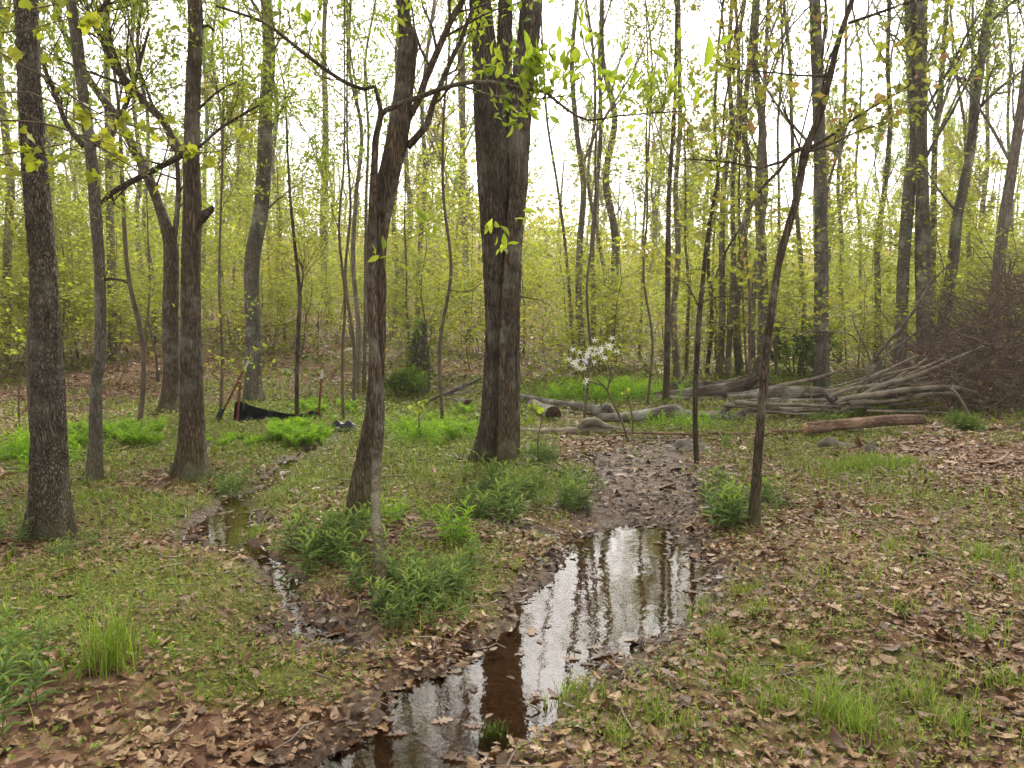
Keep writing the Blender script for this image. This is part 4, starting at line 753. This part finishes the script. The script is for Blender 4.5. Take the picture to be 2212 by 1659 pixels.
log([(1530,934,7),(1600,940,9),(1670,938,12),(1735,934,11)], yh, 'thin flat log left of the reddish sawn log', 'redlog', seed=13, amp=.003)
log([(1330,934,4),(1430,936,5),(1530,940,5)], yh, 'thin brown pole lying in the weeds before the mottled grey log', 'redlog', 'pole', 'fallen_pole', 14, .001, 8)
yi = LY(980, 885)
log([(915,872,7),(950,855,8),(990,840,8),(1040,816,6)], yi, 'thin dead branch slanting up behind the oak from the left', 'deadwood', 'branch', 'fallen_branch', 15, .002, 8, z=1, br=[[(955,853,5),(990,850,4),(1030,842,3)],[(975,845,5),(1005,828,4),(1020,832,2)],[(960,860,4),(985,862,4),(1000,876,3)]])
log([(992,868,16,yi+.4),(1004,872,20,yi+.1),(1012,874,22,yi-.1)], yi, 'small dark log stub behind the oak at its left', 'rotlog', seed=16, cut={1: 'cutdark'})
# a leaf-bare pole bundle dragged to the pile
yp = LY(1900, 905)
POLES = [([(1806,872,9),(1828,860,12),(1892,852,14),(1958,842,13),(2048,836,11),(2108,848,8)], 'long pale pole lying nearly level low in the brush pile'),
 ([(1845,866,11),(1892,838,12),(1942,823,12),(2008,800,11),(2075,770,9),(2125,748,7)], 'pale pole climbing to the right through the brush pile'),
 ([(1790,858,9),(1840,840,10),(1900,832,11),(1958,812,10),(2040,775,8)], 'pole climbing right just behind the palest one in the pile'),
 ([(1842,862,8),(1872,822,9),(1884,782,9),(1918,740,8),(1968,680,7),(2008,616,5),(2058,563,3)], 'upright forked limb standing out of the brush pile over its left end'),
 ([(1890,800,6),(1912,768,6),(1945,745,6),(1985,715,5),(2010,700,3)], 'shorter side limb rising beside the upright forked limb'),
 ([(2056,838,7),(2072,858,7),(2088,885,6),(2108,918,5),(2128,946,3)], 'pale limb hanging down to the leaves at the right of the pile'),
 ([(1800,890,10),(1860,872,11),(1930,866,11),(2000,852,9),(2060,850,7)], 'pole lying low under the level pale one'),
 ([(1830,885,9),(1890,872,9),(1960,872,8),(2030,862,6)], 'short pole at the underside of the pile'),
 ([(1820,842,7),(1880,818,7),(1950,800,6),(2010,790,5)], 'thin pole in the upper left of the pile'),
 ([(1660,905,4),(1720,890,6),(1770,880,8),(1800,865,9),(1815,850,9)], 'dark crooked limb reaching left from the pile'),
 ([(1690,742,2),(1735,722,3.5),(1765,714,4),(1830,720,4),(1852,738,3)], 'thin arched twig spanning before the straight grey trunk'),
 ([(1750,850,10),(1770,842,12),(1790,858,14),(1812,885,12)], 'knotty dark limb bent over at the left foot of the pile'),
 ([(2030,850,7),(2048,830,7),(2070,790,6),(2086,760,4)], 'dark limb standing crosswise in the middle of the pile'),
 ([(1880,780,5),(1865,740,4),(1845,700,3),(1840,670,2)], 'thin bare shoot curving up left of the upright forked limb')]
for k, (px, lab) in enumerate(POLES):
    yy = yp - .5 + (0.15 * (k % 5)) - (.6 if k == 5 else 0); log(px, yy, lab, 'pole' if k in (0,1,2,5,6,7,8) else 'deadwood', 'branch', 'fallen_branch', 20 + k, .001, 10, z=1)
# random smaller poles, copies share a group
for k in range(52):
    x0 = random.uniform(1560, 1960); l = min(random.uniform(90, 260), 2120 - x0); y0 = random.uniform(825 if x0 > 1850 else (850 if x0 > 1700 else 866), 890); a = random.uniform(-.12, .1) if x0 < 1720 else random.choice((random.uniform(-.3, 0), random.uniform(-.15, .15), random.uniform(-.7, .1))); yy = yp + random.uniform(-.5, .8); wk = random.choice((4, 5, 6, 8, 10, 14)) if x0 < 1900 else random.choice((3, 4, 5, 7))
    px = [(x0 + l * u, y0 + l * u * math.tan(a) + random.gauss(0, 1.6), wk * (1 - .45 * u)) for u in (0, .33, .66, 1)]
    pts, rad = path(px, yy); pts = [np.array([p[0], p[1], max(p[2], H(p[0], p[1]) + .03)]) for p in pts]; P1, R1 = resample(pts, rad, .08); mb = MB(); tube(mb, P1, R1, 7, 0, bark_disp(0, 1, 0, 0, 4, k, .2))
    for _ in range(random.randint(1, 4)):
        i = random.randint(2, len(P1) - 1); e = np.array([random.gauss(.5, .4), random.gauss(-.1, .4), random.uniform(.1, 1)]); e *= random.uniform(.08, .45) / np.linalg.norm(e); tube(mb, [P1[i], P1[i] + e * .5, P1[i] + e + rng.normal(0, .03, 3)], [.007, .005, .002], 4)
    tag(obj('stacked_pole', mb, M[random.choice(('pole', 'deadwood', 'pole'))], loc=pts[0]), 'cut pole lying among others in the stacked brush pile', 'pole', 'poles stacked in the brush pile')
# the twiggy brush itself
bm_ = MB(); lf = []
for k in range(1500):
    u = random.random(); px = 1890 + 430 * u**.8 + random.gauss(0, 25); yy = yp + (random.uniform(.9, 2.6) if px < 2040 else random.uniform(-.9, 2.2)); b = P(px, 900, yy); hz = H(b[0], b[1]); top = min(2.3, .3 + max(0, (px - 1880)) / 300 * 1.8)
    b[2] = hz + random.random()**1.1 * top; a = random.gauss(math.pi * (random.random() < .6), .8); d = np.array([math.cos(a), math.sin(a) * .8, random.gauss(.25, .5)])
    r = random.choice((.003, .005, .005, .008, .012)); L_ = random.uniform(.4, 1.3); pts = [b]
    for s in range(5): d = d + rng.normal(0, .26, 3); d /= np.linalg.norm(d); q = pts[-1] + d * L_ / 5; q[2] = max(q[2], hz + .03); pts.append(q)
    tube(bm_, pts, np.linspace(r, r * .35, 6), 4, random.random(), cap=False)
    for s in range(3):
        i = random.randint(1, 4); e = d + rng.normal(0, .7, 3); e /= np.linalg.norm(e); tube(bm_, [pts[i], pts[i] + e * L_ * .22, pts[i] + e * L_ * .42 + rng.normal(0, .03, 3)], [r * .5, r * .4, .0015], 3, random.random(), cap=False)
tag(obj('brush_twigs', bm_, M['brush']), 'dense tangle of bare reddish-brown brush twigs heaped at right', 'brush', kind='stuff')
lb = MB(); n = 900; px = rng.uniform(1930, 2330, n); pts = np.array([P(a, 900, yp + rng.uniform(-.6, 1.4)) for a in px]); pts[:, 2] = hgt(pts[:, 0], pts[:, 1]) + rng.random(n)**1.5 * 1.0
leaves(lb, OAK2, pts, rdir(n), rdir(n), .07 * rng.lognormal(0, .3, n), rng.random(n)); tag(obj('dead_leaves', lb, M['litter'], smooth=False), 'brown dead leaves caught in the twig tangle at right', 'dead leaves', kind='stuff')

# ---------------------------------------------------------------- stones, snag, stump
def stone(px, py, w, h, lab, seed):
    b = G(px, py); rx = w / 2 * b[1] / FPX; rz = h * b[1] / FPX; u = np.linspace(0, 2 * np.pi, 33)[:-1]; v = np.linspace(0.0, np.pi / 2, 12); U, V = np.meshgrid(u, v)
    k = 1 + .34 * noise3(np.cos(U) * 1.5 + seed, np.sin(U) * 1.5, V * 1.5, seed) + .06 * noise3(np.cos(U) * 5, np.sin(U) * 5, V * 5, seed)
    x = b[0] + rx * np.cos(U) * np.cos(V)**.75 * k; y = b[1] + rx * .55 * np.sin(U) * np.cos(V)**.5 * k; z = b[2] - .05 + (rz + .05) * np.sin(V)**.8 * (1 - .28 * np.cos(U)) * k + .02 * noise3(x * 7, y * 7, V * 4, seed) + .008 * noise3(x * 30, y * 8, V * 9, seed)
    n = 32; m = 12; i = (np.arange(m - 1)[:, None] * n + np.arange(n)[None]).ravel(); j = (np.arange(m - 1)[:, None] * n + (np.arange(n)[None] + 1) % n).ravel()
    mb = MB(); mb.add(np.c_[x.ravel(), y.ravel(), z.ravel()], None, np.stack([i, j, j + n, i + n], 1)); return tag(obj('rock', mb, M['stone'], loc=b), lab, 'rock')
stone(1492, 974, 116, 19, 'flat wide grey stone on bare soil left of the slim sapling', 3)
stone(1805, 966, 80, 14, 'low buried stone just below the reddish sawn log', 5); stone(1885, 985, 40, 14, 'small pale stone half sunk in the leaves at right', 7); stone(452, 972, 36, 8, 'small flat stone in the grass left of the trickle', 9)
g = G(905, 850); t = thing('snag', g, 'broken dark snag wrapped in ivy leaves left of the oak', 'snag'); mb = MB()
pts, rad = path([(905,858,46),(907,800,44),(908,750,38),(912,710,22),(918,690,10)], g[1]); P1, R1 = resample(pts, rad, .06); tube(mb, P1, R1, 24, 0, bark_disp(.02, 10, .2, g[2], 4, 5, .15, 5)); obj('trunk', mb, M['brown'], t)
mb = MB(); n = 700; c = np.array([P(random.gauss(900, 26), random.uniform(690, 870), g[1] + random.uniform(-.35, .3)) for _ in range(n)]); leaves(mb, OVATE, c, rdir(n), rdir(n) + np.array([0, -.3, .8]), .09 * rng.lognormal(0, .3, n), rng.random(n)); obj('ivy', mb, M['shrub'], t)
g = G(1265, 868); mb = MB(); pts, rad = path([(1264,870,15),(1265,850,14),(1266,828,13)], g[1]); P1, R1 = resample(pts, rad, .05); tube(mb, P1, R1, 18, 0, bark_disp(.006, 12, 0, 0, 4, 6, .1)); t = thing('stump', g, 'short grey stump post in the grass below the white flowers', 'stump'); obj('trunk', mb, M['grey'], t)

# ---------------------------------------------------------------- white-flowered shrub
g = G(1357, 955); Yd = g[1]; t = thing('flowering_shrub', g, 'small bare-stemmed shrub topped with white flower clusters', 'shrub'); mb = MB()
for s in ([(1357,957,5),(1345,915,5),(1325,870,5),(1308,838,4),(1290,820,3.5),(1280,790,2.5),(1275,765,2)],[(1312,845,4),(1318,810,3),(1312,780,2)],[(1300,832,3),(1262,818,3),(1245,790,2)],[(1316,830,3),(1330,800,2.5),(1332,760,2)],[(1285,800,2),(1258,780,2),(1240,768,1.5)],[(1310,800,2),(1300,770,2),(1290,750,1.5)]):
    p_, r_ = path(s, Yd); P1, R1 = resample(p_, r_, .05); tube(mb, P1, R1, 6)
obj('stems', mb, M['twig'], t); lb = MB()
FL = [(1500,615),(1640,575),(1612,590),(1590,640),(1485,675),(1520,685),(1590,690),(1570,695),(1530,735),(1650,645),(1680,690),(1710,610),(1710,635),(1745,630),(1765,560),(1755,590),(1590,803)]
for fx, fy in FL:
    c0 = P(737.3 + fx / 3, 553 + fy / 3, Yd + random.uniform(-.25, .25)); fl = MB()
    for k in range(2):
        c = c0 + rng.normal(0, .034, 3); m = 5; a = np.arange(m) * 1.257 + random.random(); d = np.c_[np.cos(a), np.full(m, -.2), np.sin(a) * .7]; leaves(fl, OVATE, np.repeat(c[None], m, 0), d, rdir(m) * .6 + np.array([0, -1, .5]), .045, rng.random(m))
    obj('flower', fl, M['petal'], t, smooth=False)
    m = 7; leaves(lb, OVATE, c0 + rng.normal(0, .1, (m, 3)) - np.array([0, 0, .05]), rdir(m), rdir(m) + np.array([0, 0, 1.]), .06, rng.random(m))
obj('foliage', lb, M['leafnear'], t)

# ---------------------------------------------------------------- silt fence and posts
def post(px, Y, lab, tip):
    pts, rad = path(px, Y); t = thing('fence_post', pts[-1], lab, 'post'); d = pts[0] - pts[-1]; L_ = np.linalg.norm(d); d /= L_; top, bot = pts[0], pts[-1]; mid = top - d * tip
    s = np.cross(d, [0, 1, 0]); s /= np.linalg.norm(s); f = np.cross(s, d)
    for nm, a, b, mt in (('shaft', bot - d * .1, mid, 'redpaint'), ('painted_tip', mid, top, 'whitepaint')):
        mb = MB()                                  # T section: flange and web
        for (hw, hd, off) in ((.017, .003, 0), (.003, .016, .016)):
            cs = [(-hw, off - hd), (hw, off - hd), (hw, off + hd), (-hw, off + hd)]; v = [e + s * x + f * y for e in (a, b) for x, y in cs]
            mb.add(v, None, [[0,1,5,4],[1,2,6,5],[2,3,7,6],[3,0,4,7],[3,2,1,0],[4,5,6,7]])
        if nm == 'shaft':
            for k in range(8): c = a + (b - a) * (.1 + k * .11) - f * .008; tube(mb, [c - d * .006, c + d * .006], [.006, .004], 6)
        obj(nm, mb, M[mt], t, smooth=False)
    return t
yF = G(515, 925)[1]
post([(537,780,5),(465,921,5)], yF + .15, 'leaning red metal post with a white tip, leftmost at the black fence', .12)
post([(519,822,5),(512,925,5)], yF + .05, 'red metal post at the left end of the black fence', .02)
yR = G(690, 912)[1]
post([(696,798,5),(687,912,5)], yR, 'upright red metal post with white tip right of the thin sapling', .14)
top = [(507,872),(513,865),(528,871),(545,877),(575,885),(600,890),(615,893),(645,896),(660,892),(673,887),(685,890),(693,897)]
bot = [(503,918),(512,926),(528,928),(545,930),(575,930),(600,930),(615,930),(645,928),(660,926),(673,922),(685,918),(696,915)]
U_ = []; nS, nR = 60, 10
for k in range(nS):
    u = k / (nS - 1) * (len(top) - 1); i = min(int(u), len(top) - 2); f = u - i; Yk = yF + (yR - yF) * (k / nS) + .05 * math.sin(k * .5)
    a = np.array(top[i]) * (1 - f) + np.array(top[i + 1]) * f; b = np.array(bot[i]) * (1 - f) + np.array(bot[i + 1]) * f; row = []
    for j in range(nR):
        v = j / (nR - 1); q = a * (1 - v) + b * v; p = P(q[0], q[1], Yk + .03 * math.sin(k * .9 + j * .8) + .05 * math.sin(j * 1.3 + k * .2) * v + .12 * v); row.append(p)
    U_.append(row)
V_ = np.array(U_).reshape(-1, 3); i = (np.arange(nS - 1)[:, None] * nR + np.arange(nR - 1)[None]).ravel(); mb = MB(); mb.add(V_, None, np.stack([i, i + 1, i + nR + 1, i + nR], 1))
mb.add(V_ + np.array([0, .004, 0]), None, np.stack([i + nR, i + nR + 1, i + 1, i], 1))
tag(obj('silt_fence', mb, M['fabric'], loc=V_[0]), 'sagging black fabric silt fence strung between the red posts', 'fence')
def lump(px, py, w, h, lab, name, cat):
    b = G(px, py); rx = w / 2 * b[1] / FPX; rz = h * b[1] / FPX; n = 26; q = np.linspace(-1, 1, n); A, B = np.meshgrid(q, q); k = np.maximum(0, 1 - (A**2 + B**2)**.5 * (1 + .2 * noise3(A * 2, B * 2, 0, 3)))
    z = b[2] - .02 + (rz + .02) * np.minimum(1, k * 1.5) * (.75 + .5 * noise3(A * 3 + px, B * 3, 0, 4)) + .02 * noise3(A * 7, B * 7, 0, 5) * (k > 0); i = (np.arange(n - 1)[:, None] * n + np.arange(n - 1)[None]).ravel()
    mb = MB(); mb.add(np.c_[(b[0] + rx * A).ravel(), (b[1] + rx * .5 * B).ravel(), z.ravel()], None, np.stack([i, i + 1, i + n + 1, i + n], 1)); tag(obj(name, mb, M['fabric'], loc=b), lab, cat)
lump(742, 930, 95, 22, 'crumpled black fabric lying on the leaves right of the fence', 'fabric_heap', 'fabric')
mb = MB(); b = G(475, 918); pts, rad = path([(468,922,9),(472,905,15),(476,892,15),(480,882,7)], yF + .12); P1, R1 = resample(pts, rad, .02); tube(mb, P1, R1, 18, 0, bark_disp(.012, 8, 0, 0, 4, 6, .3, 5)); tag(obj('fabric_bundle', mb, M['fabric'], loc=b), 'black fabric bunched around the foot of the leaning post', 'fabric')

# ---------------------------------------------------------------- ferns, weeds, tufts, shrubs
def fern(k):
    mb = MB(); t = thing('fern', (0, 0, 0), 'bright green fern growing in the patch before the black fence', 'fern', 'ferns around the black fence')
    for j in range(11):
        a = random.uniform(0, 6.28); L_ = random.uniform(.3, .5); m = 13; o = np.array([math.cos(a), math.sin(a), 0]); sd = np.array([-math.sin(a), math.cos(a), 0]); pts = []
        for s in range(m): u = s / (m - 1); pts.append(o * L_ * .55 * u**1.6 + np.array([0, 0, L_ * (u - .28 * u**2.5)]))
        tube(mb, pts, np.linspace(.003, .001, m), 3, .2, cap=False); c, d, sz = [], [], []
        for s in range(2, m):
            u = s / (m - 1); l = L_ * .30 * math.sin(min(1, u * 1.5 + .1) * 1.57) * (1 - u)**.6 + .012
            for sg in (-1, 1): c.append(pts[s]); d.append(sd * sg + o * .3 + np.array([0, 0, .15])); sz.append(l)
        leaves(mb, LANCE, np.array(c), np.array(d), np.tile(o * -.4 + np.array([0, 0, 1.]), (len(c), 1)) , np.array(sz) * 1.15, rng.random(len(c)))
    obj('fronds', mb, M['fern'], t, smooth=False); return t
FS = [fern(k) for k in range(3)]; first = [True] * 3; spots = []
for k in range(95):
    z = random.random()
    if z < .42: spots.append((random.uniform(585, 705), random.uniform(938, 966)))
    elif z < .6: spots.append((random.uniform(640, 780), random.uniform(885, 905)))
    elif z < .78: spots.append((random.uniform(150, 345), random.uniform(940, 975)))
    elif z < .9: spots.append((random.uniform(440, 580), random.uniform(952, 972)))
    else: spots.append((random.uniform(845, 1020), random.uniform(900, 965)))
for n_, (px, py) in enumerate(spots):
    g = G(px, py); k = n_ % 3; sc = random.uniform(.45, .8) * (.6 if px < 580 and py > 950 and px > 430 else 1)
    if first[k]: FS[k].location = g; FS[k].scale = (sc,) * 3; first[k] = False
    else: copy_tree(FS[k], g, random.uniform(0, 6.28), sc)
def weed_plant(h, ls, seed, sb, lb, q=(0, 0, 0)):
    l = rng.normal(0, .16, 2); f = lambda u: np.array([q[0] + l[0] * h * u * u, q[1] + l[1] * h * u * u, q[2] + h * u])
    l = l * 1.5; tube(sb, [f(u) for u in (0, .35, .7, 1)], [.003, .0028, .002, .0015], 4, random.random(), cap=False); m = int(6 + h * 30); u = np.linspace(.15, 1, m); c = np.c_[q[0] + l[0] * h * u * u, q[1] + l[1] * h * u * u, q[2] + h * u]
    a = np.arange(m) * 2.4 + random.random() * 6; d = np.c_[np.cos(a), np.sin(a), .3 + .9 * u**3]; leaves(lb, LANCE, c, d, np.tile([0, 0, 1.], (m, 1)) - d * np.array([1, 1, 0]) * .3, ls * 1.1 * (1.2 - .4 * u) * random.uniform(.8, 1.2), np.clip(rng.normal(.35, .15, m) + .4 * (u > .85), 0, 1))
WP = {}
def weeds(px, py, rx, ry, n, ht, lab, lm='forb', ls=.09, stuff=False):
    if stuff:
        sb, lb = MB(), MB()
        for k in range(n):
            q = G(px + random.gauss(0, .5) * rx, min(py + random.gauss(0, .5) * ry, 1655))
            if wet1(q[0], q[1]) > .02: weed_plant(ht * random.uniform(.5, 1.1), ls, k, lb, lb, q)
        tag(obj('weeds', lb, M[lm], smooth=False), lab, 'weeds', kind='stuff'); return
    if lm not in WP:
        WP[lm] = []
        for k in range(5):
            t = thing('weed_plant', (0, 0, 0), lab, 'weed'); sb, lb = MB(), MB(); [weed_plant(.25 * random.uniform(.7, 1), ls, k, sb, lb, (random.gauss(0, .04), random.gauss(0, .04), -.01)) for _ in range(2)]; obj('stem', sb, M[lm], t); obj('leaves', lb, M[lm], t, smooth=False); WP[lm].append([t, True])
    for k in range(n):
        q = G(px + random.gauss(0, .68) * rx, min(py + random.gauss(0, .68) * ry, 1655))
        if wet1(q[0], q[1]) < .02: continue
        e = WP[lm][k % 5]; sc = ht / .25 * random.uniform(.4, 1.25)
        if e[1]: o = e[0]; e[1] = False; o.location = q; o.scale = (sc,) * 3
        else: o = copy_tree(e[0], q, random.uniform(0, 6.28), sc)
        o['label'] = lab; o['group'] = lab
weeds(715, 1200, 70, 40, 34, .24, 'narrow-leaved weed in the dense clump left of the leaning tree foot')
weeds(870, 1290, 100, 55, 34, .20, 'narrow-leaved weed standing around the thin front stem')
weeds(960, 1310, 60, 50, 16, .20, 'narrow-leaved weed right of the thin front stem above the puddle bank')
weeds(1090, 1085, 80, 36, 44, .26, 'lush narrow-leaved weed at the foot of the central oak')
weeds(1230, 1080, 60, 24, 20, .24, 'narrow-leaved weed right of the oak beside the bare soil')
weeds(1165, 1010, 40, 18, 16, .25, 'narrow-leaved weed just behind the right side of the oak foot')
weeds(1575, 1125, 36, 28, 26, .26, 'narrow-leaved weed close left of the thin leaning tree foot')
weeds(1655, 1110, 30, 22, 10, .20, 'narrow-leaved weed close right of the thin leaning tree foot')
weeds(20, 1500, 70, 80, 11, .2, 'narrow-leaved weed at the lower left corner of the picture')
weeds(100, 1195, 110, 30, 24, .14, 'low weed around the foot of the stout left tree')
weeds(850, 1140, 60, 30, 22, .16, 'fresh light green weed between the leaning tree and the oak', 'fern', .08)
weeds(200, 1420, 160, 110, 18, .08, 'light green seedling scattered left of the trickle', 'fern', .06)
weeds(990, 1180, 22, 20, 6, .24, 'taller light green weed between oak and leaning tree', 'fern', .06)
weeds(490, 1050, 50, 22, 60, .14, 'low leafy weeds at the foot of the stubbed brown tree', 'forb', .05, True)
weeds(930, 945, 130, 28, 150, .24, 'bright green weeds in the hollow behind the leaning tree', 'fern', .06, True)
weeds(1480, 925, 130, 12, 70, .2, 'green weeds growing along the mottled grey log', 'fern', .06, True)
weeds(1320, 862, 150, 16, 240, .3, 'tall bright green weeds behind the sawn logs', 'fern', .1, True)
weeds(70, 990, 90, 35, 100, .3, 'pale green weeds behind the stout left tree', 'fern', .08, True)
weeds(1885, 895, 60, 14, 40, .25, 'yellow-green weeds in front of the brush pile poles', 'fern', .07, True)
def tuft(px, py, n, ht, spread, lab, mt='grass', wdt=.0022, group=None):
    g = G(px, py); mb = MB(); c = np.c_[g[0] + rng.normal(0, spread, n), g[1] + rng.normal(0, spread, n), np.zeros(n)]; c[:, 2] = hgt(c[:, 0], c[:, 1]) - .005
    blades(mb, c, rng.uniform(0, 6.28, n), rng.uniform(.1, .85, n), ht * rng.uniform(.45, 1.1, n), np.full(n, wdt), rng.random(n)); tag(obj('grass_tuft', mb, M[mt], loc=g, smooth=False), lab, 'grass tuft', group)
tuft(235, 1470, 210, .36, .055, 'tall bright green grass tuft in the left foreground')
tuft(1065, 1540, 160, .10, .035, 'dark grass tuft standing in the shallow near end of the puddle', 'forb')
tuft(1350, 1262, 60, .06, .03, 'small dark tuft at the middle of the puddle', 'forb'); tuft(1415, 1310, 70, .07, .035, 'tuft at the right puddle edge, nearer of two', 'forb'); tuft(1440, 1285, 60, .06, .03, 'tuft at the right puddle edge, farther of two', 'forb')
tuft(545, 1150, 120, .13, .07, 'soft green tuft between the left puddle and the weeds'); tuft(1230, 1500, 110, .13, .07, 'green tuft on the puddle bank, right of the near end')
tuft(1790, 1560, 150, .2, .06, 'large bright grass tuft near the bottom edge, right of the puddle'); tuft(1860, 1600, 120, .2, .06, 'grass tuft at bottom edge beside the largest bright one')
for q in [(2130,1230),(2180,1270),(1600,1300),(1650,1350),(1590,1500),(1480,1600),(1930,1210),(1960,1350),(2090,1400),(1400,1560),(1720,1430),(1840,1390),(2050,1590),(1980,1530),(1540,1400),(2150,1500),(1520,1320),(1900,1120),(1340,1600),(1660,1550)]:
    tuft(q[0] + random.gauss(0, 8), q[1], random.randint(40, 90), random.uniform(.1, .16), .04, 'small grass tuft in the leaf litter of the right foreground', group='grass tufts right foreground')
for q in [(1850,1010),(1880,1005),(1910,1010),(1940,1012),(1830,1018),(1895,1020),(1925,1022),(1965,1015),(1870,1022)]:
    tuft(q[0], q[1], 110, .14, .09, 'tuft of the bright grass patch below the reddish log', wdt=.003, group='bright grass patch')
g = G(1570, 968); mb = MB(); n = 14; c = np.tile(g, (n, 1)) + rng.normal(0, .03, (n, 3)) * np.array([1, 1, 0]); blades(mb, c, rng.uniform(0, 6.28, n), rng.uniform(.3, .8, n), rng.uniform(.15, .3, n), np.full(n, .010), rng.random(n)); tag(obj('strappy_plant', mb, M['forb'], loc=g, smooth=False), 'strappy dark green plant right of the flat grey stone', 'plant')
def shrub(px, py, w, h, lab, lm, n=60, size=.05, Y=None):
    g = G(px, py); t = thing('shrub', g, lab, 'shrub'); wb, fb, lf = MB(), MB(), []; k_ = g[1] / FPX
    for k in range(n // 6):
        a = random.uniform(0, 6.28); grow(wb, lf, g + np.array([math.cos(a), math.sin(a), 0]) * w * k_ * .15, (math.cos(a) * w / h * .6, math.sin(a) * w / h * .6, .9), h * k_ * random.uniform(.6, 1), .012, 2, .2, 4, .8, .2, 6)
    foliage(fb, lf, OVATE, size, 3, .05); obj('branches', wb, M['twig'], t); obj('foliage', fb, M[lm], t)
shrub(1722, 815, 90, 95, 'dense green bush between the thin leaning tree and the straight grey trunk', 'shrub', 60, .08)
shrub(1860, 905, 60, 45, 'small green bush sprouting through the left end of the brush pile', 'leafnear', 36, .04)
shrub(1780, 925, 80, 30, 'low feathery bush just above the reddish sawn log', 'shrub', 30, .035)
shrub(1965, 900, 70, 40, 'yellow-leaved bush sprouting before the middle of the brush pile', 'leafmaple', 30, .04)
shrub(2080, 935, 50, 25, 'low green sprout at the near edge of the brush', 'shrub', 24, .035)
shrub(870, 860, 60, 60, 'grey-green bush at the foot of the ivy snag', 'shrub', 40, .06)
for (s, lf_, lab) in (([(1168,1012,4),(1162,975,4),(1164,936,3),(1172,905,2.5)], [(1150,880),(1168,885),(1148,905)], 'tiny maple seedling with bright leaves right of the oak foot'),
                      ([(911,952,4),(906,925,3.5),(905,895,3),(912,875,2)], [(912,872),(898,885)], 'tiny bare sapling between the leaning tree and the oak'),
                      ([(1367,945,4),(1366,905,4),(1360,870,3),(1352,845,2)], [(1352,845)], 'tiny bare sapling right beside the white-flowered shrub'),
                      ([(42,930,6),(40,870,5),(42,800,4),(36,720,3)], [(36,720),(50,740),(30,760)], 'thin sapling behind the stout left tree')):
    g = G(s[0][0], s[0][1]); t = thing('seedling', g, lab, 'seedling'); mb = MB(); p_, r_ = path(s, g[1]); P1, R1 = resample(p_, r_, .05); tube(mb, P1, R1, 6); fb = MB()
    for q in lf_:
        c = P(q[0], q[1], g[1]); i = np.argmin(np.linalg.norm(P1 - c, axis=1)); tube(mb, [P1[i], c], [.003, .002], 4); m = 6; leaves(fb, MAPLE, c + rng.normal(0, .03, (m, 3)), rdir(m), rdir(m) + np.array([0, -.6, .8]), .06, rng.random(m))
    obj('stem', mb, M['twig'], t); obj('leaves', fb, M['leafnear'], t)

# ---------------------------------------------------------------- humid air
m, n, out = mat('haze_air'); pv = nd(n, 'ShaderNodeVolumePrincipled'); pv.inputs['Color'].default_value = (.93, .95, .92, 1); pv.inputs['Density'].default_value = 0.0009; pv.inputs['Anisotropy'].default_value = 0.35
n.links.new(pv.outputs[0], out.inputs['Volume']); lo = float(Z.min()) - 1; mb = MB(); v = [(x, y, z) for z in (lo, 45) for x, y in ((-161, -41), (161, -41), (161, 171), (-161, 171))]
mb.add(v, None, [[3,2,1,0],[4,5,6,7],[0,1,5,4],[1,2,6,5],[2,3,7,6],[3,0,4,7]]); tag(obj('haze', mb, m, smooth=False), 'thin humid haze softening the far trees', 'haze', kind='stuff')
